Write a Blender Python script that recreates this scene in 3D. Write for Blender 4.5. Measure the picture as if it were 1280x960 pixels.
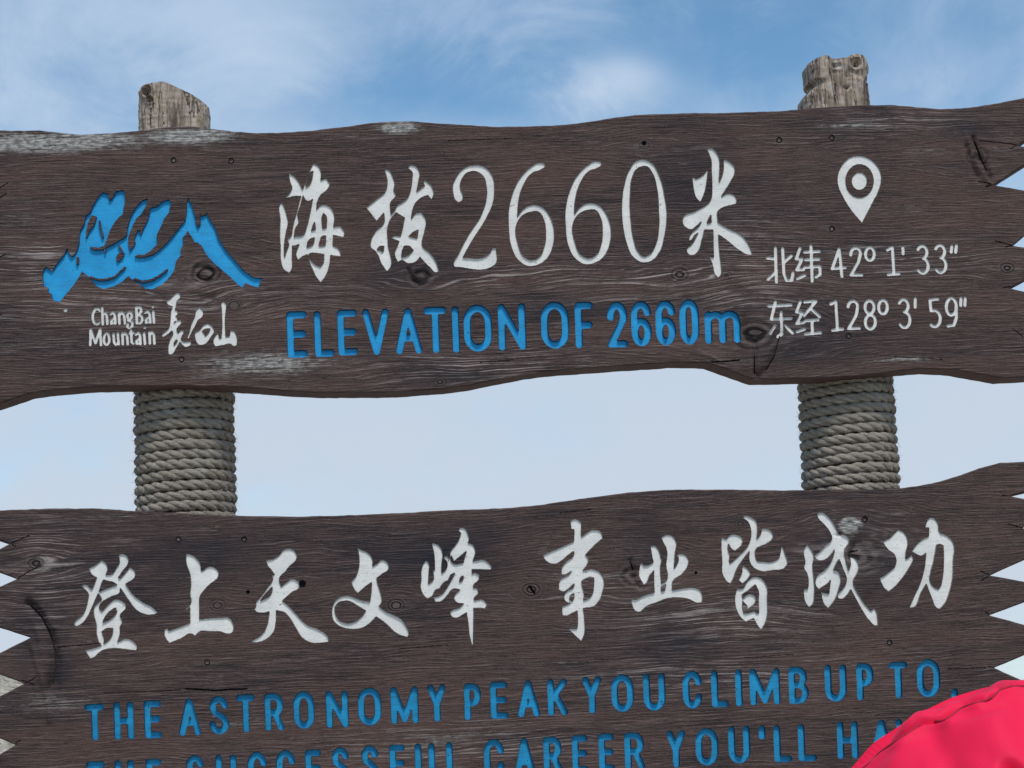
import bpy, bmesh, math, random
import numpy as np
from mathutils import Vector, Matrix, noise as mnoise
from mathutils.geometry import delaunay_2d_cdt
R = math.radians
random.seed(7); rng = np.random.default_rng(7)
scene = bpy.context.scene
for o in list(bpy.data.objects): bpy.data.objects.remove(o)

# ------------------------------------------------------------------ camera
F = 2440.0                      # focal length of the photograph in its own pixels (1280 wide)
CAM = Vector((0, -4.0, 1.65)); PITCH, ROLL, YAW = 9.5, 2.6, 4.75
cam_d = bpy.data.cameras.new('camera'); cam = bpy.data.objects.new('camera', cam_d)
scene.collection.objects.link(cam); scene.camera = cam
CM = (Matrix.Rotation(R(90 + PITCH), 3, 'X') @ Matrix.Rotation(R(-ROLL), 3, 'Z'))
cam.matrix_world = Matrix.Translation(CAM) @ CM.to_4x4()
cam_d.sensor_width = 36; cam_d.lens = 36 * F / 1280; cam_d.clip_end = 6000; cam_d.clip_start = 0.05
def raydir(px, py): return CM @ Vector(((px - 640) / F, -(py - 480) / F, -1))

# ------------------------------------------------------------------ sun, sky, exposure
SUN_EL, SUN_AZ = 58, 160        # azimuth clockwise from +Y: behind the camera, a little to the right
sun_d = bpy.data.lights.new('sun', 'SUN'); sun = bpy.data.objects.new('sun', sun_d); scene.collection.objects.link(sun)
sun_d.energy = 2.6; sun_d.angle = R(12); sun_d.color = (1, .93, .85)
sv = Vector((math.sin(R(SUN_AZ)) * math.cos(R(SUN_EL)), math.cos(R(SUN_AZ)) * math.cos(R(SUN_EL)), math.sin(R(SUN_EL))))
sun.rotation_euler = sv.to_track_quat('Z', 'Y').to_euler(); sun.location = (3, -6, 9)
scene.view_settings.view_transform = 'Standard'; scene.view_settings.look = 'None'
scene.view_settings.exposure = 0.0; scene.view_settings.gamma = 1

class NT:
    """tiny node-building helper"""
    def __init__(s, tree): s.t = tree; s.n = tree.nodes; s.l = tree.links
    def new(s, typ, **kw):
        n = s.n.new(typ)
        for k, v in kw.items(): setattr(n, k, v)
        return n
    def put(s, sock, v):
        if isinstance(v, bpy.types.NodeSocket): s.l.new(v, sock)
        elif v is not None: sock.default_value = v
    def m(s, op, a, b=None, c=None, clamp=False):
        n = s.new('ShaderNodeMath', operation=op, use_clamp=clamp)
        for i, v in enumerate((a, b, c)):
            if v is not None: s.put(n.inputs[i], v)
        return n.outputs[0]
    def noise(s, vec, scale=5, detail=3, rough=.55, dist=0, w=None):
        n = s.new('ShaderNodeTexNoise'); s.put(n.inputs['Vector'], vec)
        n.inputs['Scale'].default_value = scale; n.inputs['Detail'].default_value = detail
        n.inputs['Roughness'].default_value = rough; n.inputs['Distortion'].default_value = dist
        return n.outputs['Fac']
    def xyz(s, x, y, z):
        n = s.new('ShaderNodeCombineXYZ')
        for i, v in enumerate((x, y, z)): s.put(n.inputs[i], v)
        return n.outputs[0]
    def sep(s, v):
        n = s.new('ShaderNodeSeparateXYZ'); s.put(n.inputs[0], v); return n.outputs
    def smooth(s, v, lo, hi, a=0., b=1.):
        n = s.new('ShaderNodeMapRange', interpolation_type='SMOOTHSTEP'); s.put(n.inputs[0], v)
        for i, q in ((1, lo), (2, hi), (3, a), (4, b)): s.put(n.inputs[i], q)
        return n.outputs[0]
    def mix(s, f, a, b, blend='MIX'):
        n = s.new('ShaderNodeMix', data_type='RGBA', blend_type=blend)
        s.put(n.inputs[0], f)
        for i, v in ((6, a), (7, b)):
            if isinstance(v, tuple): v = tuple(v) + (1,) if len(v) == 3 else v
            s.put(n.inputs[i], v)
        return n.outputs[2]
    def mapv(s, v, scale, loc=(0, 0, 0)):
        n = s.new('ShaderNodeMapping'); s.put(n.inputs[0], v)
        n.inputs['Location'].default_value = loc; n.inputs['Scale'].default_value = scale
        return n.outputs[0]
    def bump(s, h, dist, strength=1., normal=None):
        n = s.new('ShaderNodeBump'); n.inputs['Strength'].default_value = strength; n.inputs['Distance'].default_value = dist
        s.put(n.inputs['Height'], h)
        if normal is not None: s.put(n.inputs['Normal'], normal)
        return n.outputs[0]

world = bpy.data.worlds.new('World'); scene.world = world; world.use_nodes = True
W = NT(world.node_tree); W.n.clear()
sky = W.new('ShaderNodeTexSky', sky_type='NISHITA', sun_disc=False, sun_elevation=R(SUN_EL), sun_rotation=R(SUN_AZ))
sky.altitude = 2600; sky.air_density = 1.0; sky.dust_density = 1.0; sky.ozone_density = 1.0
dirv = W.new('ShaderNodeTexCoord').outputs['Generated']
dx, dy, dz = W.sep(dirv)
el = W.m('MULTIPLY', W.m('ARCSINE', dz), 57.29578)
az = W.m('MULTIPLY', W.m('ARCTAN2', dx, dy), 57.29578)
ae = W.xyz(W.m('MULTIPLY', az, .6), el, 0.)
def px_azel(px, py):
    d = raydir(px, py).normalized(); return math.degrees(math.atan2(d.x, d.y)), math.degrees(math.asin(d.z))
c3 = W.mapv(dirv, (1, 1, 2.2))
n_big = W.noise(c3, 3.2, 6, .52, .3)
n_mid = W.noise(W.mapv(dirv, (1, 1, 1.6), (3.1, 1.7, .4)), 11, 8, .62, .5)
# cloud sheet: solid and pale near the horizon, thinning to blue higher up
f = W.smooth(el, 8., 17., .95, .47)
f = W.m('ADD', f, W.m('MULTIPLY', W.m('SUBTRACT', n_big, .5), 1.1))
f = W.m('ADD', f, W.m('MULTIPLY', W.m('SUBTRACT', n_mid, .5), 1.15))
def blob(px, py, rx, ry, amp):
    a0, e0 = px_azel(px, py)
    wob = W.m('MULTIPLY', W.m('SUBTRACT', n_mid, .5), 3.0)
    u = W.m('DIVIDE', W.m('ADD', W.m('SUBTRACT', az, a0), wob), rx / 42.6)
    v = W.m('DIVIDE', W.m('ADD', W.m('SUBTRACT', el, e0), W.m('MULTIPLY', wob, .6)), ry / 42.6)
    d = W.m('ADD', W.m('MULTIPLY', u, u), W.m('MULTIPLY', v, v))
    return W.m('MULTIPLY', W.m('EXPONENT', W.m('MULTIPLY', d, -1.)), amp)
for b in [(620, 110, 190, 50, -.45), (930, 70, 260, 60, -.30), (768, 100, 75, 36, .80), (120, 60, 260, 60, .22), (300, 30, 160, 50, .2), (1180, 90, 120, 40, .12), (400, 130, 120, 30, -.1)]:
    f = W.m('ADD', f, blob(*b))
f = W.smooth(f, 0., 1.)
skyc = W.mix(1., sky.outputs[0], (1.22, 1.60, 1.58), 'MULTIPLY')
cloudc = W.mix(W.smooth(el, 2, 22), (5.8, 6.6, 7.6), (5.0, 6.3, 8.1))
col = W.mix(f, skyc, cloudc)
bg = W.new('ShaderNodeBackground'); W.put(bg.inputs[0], col); bg.inputs[1].default_value = .1
W.l.new(bg.outputs[0], W.new('ShaderNodeOutputWorld').inputs[0])

# ------------------------------------------------------------------ sign frame: a vertical plane turned 4.75 deg, right side farther
SIGN_M = Matrix.Rotation(R(YAW), 4, 'Z'); SIGN_I = SIGN_M.inverted()
camL = SIGN_I @ CAM
def P(px, py, Y=0.):
    """point of the sign's own frame, on its plane y = Y, that the photograph shows at px, py"""
    d = SIGN_I.to_3x3() @ raydir(px, py); t = (Y - camL.y) / d.y
    return camL + d * t
def link(o, parent=None):
    scene.collection.objects.link(o)
    if parent is not None: o.parent = parent
    return o
def tag(o, label=None, cat=None, group=None, kind=None):
    for k, v in (('label', label), ('category', cat), ('group', group), ('kind', kind)):
        if v: o[k] = v
    return o
def mesh_obj(name, verts, faces, mats, parent=None, fm=None, smooth=False, uv=None):
    me = bpy.data.meshes.new(name); me.from_pydata([tuple(v) for v in verts], [], [tuple(f) for f in faces])
    for m_ in (mats if isinstance(mats, (list, tuple)) else [mats]): me.materials.append(m_)
    if fm is not None: me.polygons.foreach_set('material_index', fm)
    if smooth: me.polygons.foreach_set('use_smooth', [True] * len(me.polygons))
    if uv is not None:
        l = me.uv_layers.new(name='uv'); vi = np.empty(len(me.loops), dtype=np.int32); me.loops.foreach_get('vertex_index', vi)
        l.data.foreach_set('uv', np.asarray(uv, dtype=np.float32)[vi].ravel())
    me.update(); return link(bpy.data.objects.new(name, me), parent)

# ------------------------------------------------------------------ materials
def mat(name):
    m_ = bpy.data.materials.new(name); m_.use_nodes = True; t = NT(m_.node_tree); t.n.clear()
    b = t.new('ShaderNodeBsdfPrincipled'); t.l.new(b.outputs[0], t.new('ShaderNodeOutputMaterial').inputs[0])
    return m_, t, b
KNOTS = {  # px x, px y, radius px, strength
 'upper': [(525, 347, 15, 1), (850, 343, 11, 1), (908, 345, 7, .7), (258, 340, 17, 1), (805, 183, 10, .5), (1222, 195, 15, .7), (943, 420, 26, 1), (1259, 335, 9, 1), (292, 382, 8, .8), (228, 349, 5, .5), (550, 478, 8, .6), (120, 455, 9, .4)],
 'lower': [(45, 705, 9, 1), (664, 738, 10, .9), (792, 718, 16, 1), (495, 757, 9, .9), (378, 729, 6, 1), (1068, 690, 24, 1), (925, 655, 7, .6), (272, 757, 9, .6), (1115, 905, 9, .5)]}
STAINS = {'upper': [(862, 225, 46, 50), (520, 330, 60, 26), (1200, 160, 30, 16), (560, 470, 60, 14), (1000, 420, 70, 40), (700, 390, 90, 14)],
          'lower': [(838, 800, 42, 42), (230, 700, 120, 45), (560, 690, 110, 40), (812, 690, 36, 32), (35, 790, 24, 50), (1100, 690, 70, 50), (75, 820, 16, 60)]}
RINGED = {'upper': [(190, 378, 190, 26), (640, 345, 140, 14), (860, 348, 150, 24), (1130, 330, 120, 22), (1120, 150, 80, 14), (600, 455, 120, 22), (60, 330, 60, 40), (930, 350, 60, 70)], 'lower': [(890, 775, 110, 26), (1060, 690, 50, 30), (560, 930, 140, 26), (60, 720, 40, 70), (900, 845, 160, 20), (760, 730, 70, 20)]}
WORN = {'upper': [(60, 178, 170, 16, 1.15), (235, 170, 80, 14, 1.1), (498, 160, 34, 9, 1.2), (330, 455, 120, 22, .85), (440, 172, 90, 9, .5), (800, 184, 28, 16, .55), (1065, 157, 80, 5, .75), (1150, 190, 60, 18, .45),
                  (20, 275, 60, 20, .5), (60, 430, 120, 24, .45), (1135, 449, 60, 5, .8), (120, 350, 120, 20, .35), (700, 176, 120, 8, .35), (1260, 175, 20, 10, .4), (700, 410, 18, 14, .5)],
        'lower': [(160, 645, 100, 7, .6), (1040, 640, 16, 40, .45), (60, 880, 90, 20, .55), (980, 768, 120, 12, .4), (300, 905, 150, 10, .5), (555, 925, 90, 14, .6), (1230, 705, 40, 30, .3), (1063, 657, 13, 9, 2.6)]}
def wood(name, which, clean=False):
    m_, t, b = mat(name)
    co = t.new('ShaderNodeTexCoord').outputs['Object']; x, y, z = t.sep(co)
    S = 1 / 595.
    warp = t.noise(t.mapv(co, (1.3, 1, 5)), 2.2, 3, .5)
    zz = t.m('ADD', z, t.m('MULTIPLY', t.m('SUBTRACT', warp, .5), .06))
    zz = t.m('ADD', zz, t.m('MULTIPLY', t.m('SUBTRACT', t.noise(t.mapv(co, (1.1, 1, 9)), 3, 2, .5), .5), .012))
    rings = None; dark = None; soft = None
    if not clean:
        for i, (kx, ky, kr, ks) in enumerate(KNOTS[which]):
            c = P(kx, ky); r = kr * S
            ux = t.m('DIVIDE', t.m('SUBTRACT', x, c.x), r * 4.6); uz = t.m('DIVIDE', t.m('SUBTRACT', z, c.z), r * 2.6)
            d = t.m('ADD', t.m('MULTIPLY', ux, ux), t.m('MULTIPLY', uz, uz))
            g = t.m('EXPONENT', t.m('MULTIPLY', d, -1.))
            zz = t.m('ADD', zz, t.m('MULTIPLY', t.m('MULTIPLY', t.m('SUBTRACT', z, c.z), g), -.86 * ks))
            vx = t.m('DIVIDE', t.m('SUBTRACT', x, c.x), r * 1.15); vz = t.m('DIVIDE', t.m('SUBTRACT', z, c.z), r * .85)
            vv = t.m('ADD', t.m('MULTIPLY', vx, vx), t.m('MULTIPLY', vz, vz))
            vv = t.m('ADD', vv, t.m('MULTIPLY', t.m('SUBTRACT', warp, .5), 3.))
            k = t.m('MULTIPLY', t.m('EXPONENT', t.m('MULTIPLY', vv, -1.)), ks)
            dark = k if dark is None else t.m('MAXIMUM', dark, k)
            rg = t.m('MULTIPLY', t.m('SINE', t.m('MULTIPLY', t.m('SQRT', t.m('MAXIMUM', vv, .001)), 13.)), k)
            rings = rg if rings is None else t.m('ADD', rings, rg)
    fine = t.noise(t.mapv(co, (7, 3, 330)), 1., 4, .62)
    fine2 = t.noise(t.xyz(t.m('MULTIPLY', x, 9.), y, t.m('MULTIPLY', zz, 560.)), 1., 4, .65)
    line_n = t.noise(t.xyz(t.m('MULTIPLY', x, 1.1), 0., t.m('MULTIPLY', zz, 78.)), 1., 2, .4)
    wv = t.m('SINE', t.m('ADD', t.m('MULTIPLY', zz, 950.), t.m('MULTIPLY', line_n, 9.)))
    lines = t.m('POWER', t.m('MULTIPLY_ADD', wv, .5, .5), 5.)
    patch = t.noise(t.mapv(co, (2.2, 1, 7), (5, 0, 2)), 2., 4, .6)
    patch2 = t.noise(t.mapv(co, (5, 1, 14), (9, 0, 4)), 3., 5, .65)
    big = t.noise(t.mapv(co, (1, 1, 1.8), (2, 0, 7)), 2.6, 3, .55)
    band = t.noise(t.mapv(co, (1.1, 1, 9), (6, 0, 1)), 2., 4, .6)
    base = t.mix(t.smooth(t.m('MULTIPLY_ADD', big, .5, t.m('MULTIPLY', band, .5)), .41, .59), (.020, .018, .023), (.108, .064, .051))
    base = t.mix(t.smooth(fine, .36, .66), base, (.135, .088, .080), 'MIX')
    n_ = t.new('ShaderNodeMix', data_type='RGBA'); 
    base2 = t.mix(t.m('MULTIPLY', t.smooth(fine2, .5, .3), .65), base, (.022, .017, .019))
    if clean:
        c = t.mix(.6, base2, (.085, .030, .030)); t.put(b.inputs['Base Color'], c)
        t.put(b.inputs['Roughness'], .75); t.put(b.inputs['Normal'], t.bump(fine2, .002, .6)); return m_
    grit = t.noise(t.mapv(co, (260, 1, 520)), 1., 3, .75); pore = t.noise(t.mapv(co, (30, 1, 900)), 1., 4, .75)
    base2 = t.mix(t.smooth(grit, .52, .70, 0., .45), base2, (.24, .19, .18)); base2 = t.mix(t.smooth(pore, .50, .36, 0., .75), base2, (.014, .011, .013))
    base2 = t.mix(t.smooth(pore, .54, .66, 0., .42), base2, (.22, .165, .15))
    for sx, sy, rx, ry in STAINS[which]:
        c = P(sx, sy)
        ux = t.m('DIVIDE', t.m('SUBTRACT', x, c.x), rx * S); uz = t.m('DIVIDE', t.m('SUBTRACT', z, c.z), ry * S)
        q = t.m('ADD', t.m('ADD', t.m('MULTIPLY', ux, ux), t.m('MULTIPLY', uz, uz)), t.m('MULTIPLY', t.m('SUBTRACT', patch, .5), 3.))
        g = t.m('EXPONENT', t.m('MULTIPLY', q, -1.), clamp=False)
        soft = g if soft is None else t.m('MAXIMUM', soft, g)
    base2 = t.mix(t.m('MULTIPLY', soft, .72, clamp=True), base2, (.024, .024, .032))
    ringa = None
    for sx, sy, rx, ry in RINGED[which]:
        c = P(sx, sy); ux = t.m('DIVIDE', t.m('SUBTRACT', x, c.x), rx * S); uz = t.m('DIVIDE', t.m('SUBTRACT', z, c.z), ry * S)
        g = t.m('EXPONENT', t.m('MULTIPLY', t.m('ADD', t.m('MULTIPLY', ux, ux), t.m('MULTIPLY', uz, uz)), -1.)); ringa = g if ringa is None else t.m('MAXIMUM', ringa, g)
    # pale ridges of the growth rings where the paint is rubbed off
    lm = t.m('MULTIPLY', lines, t.smooth(t.m('ADD', patch2, t.m('MULTIPLY', t.m('SUBTRACT', fine, .5), .8)), .40, .64, .02, .8), clamp=True)
    lm = t.m('MULTIPLY', lm, t.m('MULTIPLY_ADD', ringa, .95, .22), clamp=True)
    c = t.mix(lm, base2, (.36, .30, .29))
    w2 = t.m('POWER', t.m('MULTIPLY_ADD', t.m('SINE', t.m('ADD', t.m('MULTIPLY', zz, 400.), t.m('MULTIPLY', line_n, 12.))), .5, .5), 16.)
    w2 = t.m('MULTIPLY', t.m('MULTIPLY', w2, ringa), t.smooth(t.m('ADD', patch2, t.m('MULTIPLY', t.m('SUBTRACT', pore, .5), .6)), .36, .56, .1, .9), clamp=True)
    c = t.mix(w2, c, (.46, .40, .38))
    # worn, silvered wood
    wn = t.smooth(patch, .40, .78, .05, .50)
    for sx, sy, rx, ry, am in WORN[which]:
        q0 = P(sx, sy)
        ux = t.m('DIVIDE', t.m('SUBTRACT', x, q0.x), rx * S); uz = t.m('DIVIDE', t.m('SUBTRACT', z, q0.z), ry * S)
        g = t.m('MULTIPLY', t.m('EXPONENT', t.m('MULTIPLY', t.m('ADD', t.m('MULTIPLY', ux, ux), t.m('MULTIPLY', uz, uz)), -1.)), am)
        wn = t.m('MAXIMUM', wn, g)
    chip = t.noise(t.mapv(co, (7, 1, 470), (1, 0, 3)), 1., 6, .72)
    chipc = t.noise(t.mapv(co, (60, 1, 160), (4, 0, 3)), 1., 4, .6)
    wmask = t.smooth(t.m('ADD', t.m('ADD', t.m('MULTIPLY', wn, .19), t.m('MULTIPLY', chip, .86)), t.m('MULTIPLY', chipc, .14)), .592, .622)
    c = t.mix(t.m('MULTIPLY', wmask, t.smooth(wn, 0, .9, .5, .95)), c, t.mix(t.smooth(wn, .3, 1.), (.22, .18, .17), t.mix(t.smooth(chipc, .4, .6), (.22, .21, .20), (.50, .50, .48))))
    # knots: darker, reddish, ringed
    c = t.mix(t.m('MULTIPLY', dark, 1.05, clamp=True), c, t.mix(t.smooth(rings, -.5, .5), (.012, .009, .010), (.13, .10, .095)))
    t.put(b.inputs['Base Color'], c)
    t.put(b.inputs['Roughness'], t.smooth(fine, .3, .7, .55, .85)); b.inputs['Specular IOR Level'].default_value = .18
    h = t.m('ADD', t.m('MULTIPLY', fine2, .7), t.m('MULTIPLY', lines, t.smooth(patch2, .4, .62, .05, .4)))
    h = t.m('ADD', h, t.m('MULTIPLY', fine, .6)); h = t.m('ADD', h, t.m('MULTIPLY', rings, .5))
    h = t.m('SUBTRACT', h, t.m('MULTIPLY', wmask, .25)); h = t.m('ADD', h, t.m('MULTIPLY', pore, .5))
    t.put(b.inputs['Normal'], t.bump(h, .0038, 1.))
    return m_
M = {}
M['wood_upper'] = wood('weathered brown wood, upper', 'upper'); M['wood_lower'] = wood('weathered brown wood, lower', 'lower')
M['wood_edge'] = wood('brown board edge', 'upper', True)
def paint(name, c1, c2, dirt, rough, thr, streak=.1):
    m_, t, b = mat(name); co = t.new('ShaderNodeTexCoord').outputs['Object']
    a = t.noise(co, 22, 4, .6); sp = t.noise(co, 190, 3, .7); g = t.noise(t.mapv(co, (20, 20, 420)), 1., 3, .6)
    c = t.mix(t.smooth(a, .3, .7), c1, c2)
    c = t.mix(t.smooth(t.m('ADD', sp, t.m('MULTIPLY', t.m('SUBTRACT', a, .5), .25)), thr, thr + .06), c, dirt)
    c = t.mix(t.m('MULTIPLY', t.smooth(g, .5, .7), streak), c, dirt)
    t.put(b.inputs['Base Color'], c); b.inputs['Roughness'].default_value = rough
    t.put(b.inputs['Normal'], t.bump(t.m('ADD', t.noise(co, 60, 4, .6), t.m('MULTIPLY', g, .3)), .0014, .7)); return m_
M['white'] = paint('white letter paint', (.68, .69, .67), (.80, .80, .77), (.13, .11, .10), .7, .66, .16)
M['white_wall'] = paint('painted-shade cut edge of the white letters', (.16, .15, .14), (.30, .29, .27), (.06, .05, .05), .8, .62)  # dark base colour stands in for shade in the carving; specks are dirt
M['blue_wall'] = paint('painted-shade cut edge of the blue letters', (.004, .035, .09), (.006, .075, .19), (.02, .02, .025), .8, .62)  # recess shade put into the colour: darker blue walls outline each letter
M['blue'] = paint('blue letter paint', (.001, .28, .60), (.002, .36, .74), (.02, .045, .07), .65, .655, .25)
M['blue_low'] = paint('faded blue letter paint', (.001, .235, .47), (.002, .32, .62), (.02, .04, .055), .7, .635, .4)
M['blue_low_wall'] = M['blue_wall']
def simple(name, c1, c2, scale, rough, bump, bs=None, sc=(1, 1, 1), metal=0):
    m_, t, b = mat(name); co = t.mapv(t.new('ShaderNodeTexCoord').outputs['Object'], sc)
    a = t.noise(co, scale, 5, .62)
    t.put(b.inputs['Base Color'], t.mix(t.smooth(a, .32, .68), c1, c2)); b.inputs['Roughness'].default_value = rough
    b.inputs['Metallic'].default_value = metal
    t.put(b.inputs['Normal'], t.bump(t.noise(co, bs or scale * 2, 5, .65), bump, 1.)); return m_
M['screw'] = simple('dull rusty steel', (.05, .04, .04), (.15, .13, .13), 160, .6, .0006, metal=.5)
def postwood(name):
    m_, t, b = mat(name); co = t.new('ShaderNodeTexCoord').outputs['Object']
    v = t.noise(t.mapv(co, (75, 75, 6)), 1., 6, .7, .6); v2 = t.noise(t.mapv(co, (36, 36, 5), (3, 3, 3)), 1., 5, .65)
    p = t.noise(co, 26, 5, .6)
    c = t.mix(t.smooth(v, .35, .65), (.18, .14, .105), (.50, .42, .34))
    c = t.mix(t.smooth(v2, .52, .68), c, (.095, .062, .052)); c = t.mix(t.m('MULTIPLY', t.smooth(p, .5, .7), .6), c, (.19, .17, .10))
    c = t.mix(t.smooth(p, .42, .33), c, (.44, .42, .38))
    ck = t.smooth(t.m('ABSOLUTE', t.m('SUBTRACT', t.noise(t.mapv(co, (28, 28, 2.2), (1, 7, 3)), 1., 4, .6), .5)), .012, .0)
    c = t.mix(t.m('MULTIPLY', ck, .8), c, (.02, .015, .012))
    t.put(b.inputs['Base Color'], c); b.inputs['Roughness'].default_value = .85
    t.put(b.inputs['Normal'], t.bump(t.m('SUBTRACT', t.m('ADD', v, t.m('MULTIPLY', v2, .5)), t.m('MULTIPLY', ck, 1.2)), .003, 1.)); return m_
M['post'] = postwood('grey weathered post wood')
def ropem(name, tint):
    m_, t, b = mat(name); tc = t.new('ShaderNodeTexCoord'); co = tc.outputs['Object']; uv = tc.outputs['UV']
    fib = t.noise(t.mapv(uv, (9, 60, 1)), 1., 5, .75, .3); p = t.noise(co, 20, 5, .6); q = t.noise(co, 9, 3, .5); r_ = t.noise(co, 260, 3, .6)
    c = t.mix(t.smooth(fib, .36, .62), (.075, .066, .055), (.70, .63, .53))
    c = t.mix(t.m('MULTIPLY', t.smooth(p, .45, .7), .5), c, tint); c = t.mix(t.m('MULTIPLY', t.smooth(q, .55, .75), .5), c, (.62, .61, .57))
    c = t.mix(t.m('MULTIPLY', t.smooth(r_, .56, .7), .35), c, (.05, .042, .035))
    t.put(b.inputs['Base Color'], c); b.inputs['Roughness'].default_value = .95; b.inputs['Specular IOR Level'].default_value = .15
    t.put(b.inputs['Normal'], t.bump(t.m('ADD', fib, t.m('MULTIPLY', r_, .6)), .0035, 1.)); return m_
M['rope'] = [ropem('hemp rope, greenish', (.31, .28, .21)), ropem('hemp rope, greyish', (.46, .42, .34))]
def fabric():
    m_, t, b = mat('pink red jacket fabric'); co = t.new('ShaderNodeTexCoord').outputs['Object']
    a = t.noise(co, 9, 3, .5); w = t.new('ShaderNodeTexWave', wave_type='BANDS', bands_direction='DIAGONAL'); t.put(w.inputs[0], co); w.inputs['Scale'].default_value = 420
    n1 = t.noise(co, 900, 2, .6)
    t.put(b.inputs['Base Color'], t.mix(a, (.78, .009, .058), (.85, .014, .080))); b.inputs['Roughness'].default_value = .62
    b.inputs['Specular IOR Level'].default_value = .2; b.inputs['Sheen Weight'].default_value = .05; b.inputs['Sheen Roughness'].default_value = .4; b.inputs['Sheen Tint'].default_value = (1, .55, .65, 1)
    h = t.m('ADD', t.m('MULTIPLY', w.outputs['Fac'], .35), n1)
    nb = t.bump(h, .0004, .5); t.put(b.inputs['Normal'], t.bump(t.noise(co, 16, 3, .5), .002, .5, nb)); return m_
M['jacket'] = fabric()
M['lining'] = simple('pale pink hood lining', (.42, .20, .25), (.50, .27, .32), 50, .8, .001)
M['crack'] = simple('dark crack', (.010, .008, .008), (.022, .016, .015), 200, .9, .001)
M['seam'] = simple('crimson seam thread', (.30, .002, .022), (.42, .004, .034), 300, .8, .0003)
M['skin'] = simple('skin', (.52, .31, .22), (.58, .36, .27), 40, .5, .0006)
M['hair'] = simple('black hair', (.012, .010, .010), (.03, .025, .022), 90, .45, .002)
M['trousers'] = simple('dark trousers', (.02, .022, .03), (.035, .037, .045), 60, .8, .002)
M['boots'] = simple('brown boots', (.05, .03, .02), (.09, .055, .035), 40, .6, .002)
def groundm():
    m_, t, b = mat('stony summit ground'); co = t.new('ShaderNodeTexCoord').outputs['Object']
    v = t.new('ShaderNodeTexVoronoi'); t.put(v.inputs['Vector'], co); v.inputs['Scale'].default_value = 7
    v2 = t.new('ShaderNodeTexVoronoi'); t.put(v2.inputs['Vector'], co); v2.inputs['Scale'].default_value = 26
    a = t.noise(co, .35, 6, .65); g = t.noise(co, 9, 6, .7)
    c = t.mix(t.smooth(g, .36, .64), (.15, .135, .09), (.52, .48, .39))
    c = t.mix(t.m('MULTIPLY', t.smooth(a, .48, .62), .55), c, (.20, .20, .09))
    c = t.mix(t.m('MULTIPLY', t.sep(v.outputs['Color'])[0], .45), c, (.62, .58, .50))
    t.put(b.inputs['Base Color'], c); b.inputs['Roughness'].default_value = .95
    h = t.m('ADD', t.m('MULTIPLY', v.outputs['Distance'], -1.), t.m('MULTIPLY', v2.outputs['Distance'], -.4))
    t.put(b.inputs['Normal'], t.bump(h, .09, 1.)); return m_
M['ground'] = groundm()
M['stone'] = simple('grey stone', (.20, .19, .17), (.42, .40, .36), 14, .9, .01)
# ------------------------------------------------------------------ lettering, traced as outlines (photograph pixels = origin + zoomed / scale)
# each glyph: name, paint, origin x, origin y, scale, [ (+1 fill | -1 hole, outline) ... ]
def pl(s): 
    v = [float(q) for q in s.replace(',', ' ').split()]; return list(zip(v[0::2], v[1::2]))
G = []
def glyph(label, paint_, ox, oy, sc, *parts): G.append((label, paint_, [(s, [(ox + x / sc, oy + y / sc) for x, y in pl(p)]) for s, p in parts]))
glyph('upper', 'white', 310, 200, 6,
 (1, '250 308 235 345 242 450 238 540 243 640 248 760 268 818 310 845 322 828 330 720 333 640 345 575 360 500 381 470 378 440 372 420 392 340 418 235 408 235 388 300 370 370 350 440 335 500 318 575 292 597 305 618 290 680 272 738 270 660 278 580 290 520 300 470 290 410 270 345'),
 (1, '303 92 350 125 385 170 412 225 425 245 412 262 350 268 270 290 320 235 330 215 315 160'),
 (1, '408 240 425 180 450 110 490 22 520 38 545 80 545 150 585 135 618 180 590 225 545 260 520 310 512 372 550 335 585 335 640 390 648 430 640 500 690 492 725 545 715 577 640 560 635 640 680 665 702 722 640 715 618 710 610 790 580 870 545 918 515 880 485 820 460 760 445 705 410 720 375 748 360 710 370 665 388 625 340 640 300 610 330 580 420 555 440 500 465 400 485 290 460 305 440 305 422 280'),
 (-1, '490 78 472 85 445 140 430 200 450 195 480 140'), (-1, '565 393 582 410 588 505 560 515 555 420'), (-1, '500 458 508 520 475 530 485 490'),
 (-1, '555 568 585 565 580 640 530 645 540 600'), (-1, '465 590 500 578 485 635 440 655 445 620'), (-1, '460 700 500 695 570 705 560 780 540 800 500 780 470 745 450 715'))
glyph('upper', 'white', 430, 195, 6,
 (1, '303 95 330 100 365 150 380 210 375 265 390 290 375 315 355 335 348 400 352 440 390 390 395 375 440 345 485 300 495 270 510 180 508 110 478 90 490 70 520 68 568 125 560 180 545 265 605 220 592 190 610 180 655 220 672 290 655 325 630 290 580 310 525 370 515 400 502 475 545 425 580 420 615 480 605 560 592 680 640 720 690 790 712 865 695 872 640 830 570 755 540 790 480 803 430 780 405 793 382 745 410 650 415 635 350 612 375 597 425 600 440 540 455 460 390 420 345 480 330 520 328 640 335 850 322 862 290 820 235 710 200 680 200 650 240 560 300 500 300 420 245 485 165 385 260 310 310 265 325 200'),
 (-1, '300 672 298 716 245 700 265 675'), (-1, '558 548 550 615 485 600 515 570'), (-1, '450 672 490 672 520 705 480 745 430 760 435 710'))
glyph('upper', 'white', 820, 180, 6, (1, '275 238 300 262 350 235 390 185 385 250 350 400 335 432 315 415 280 310'))
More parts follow.
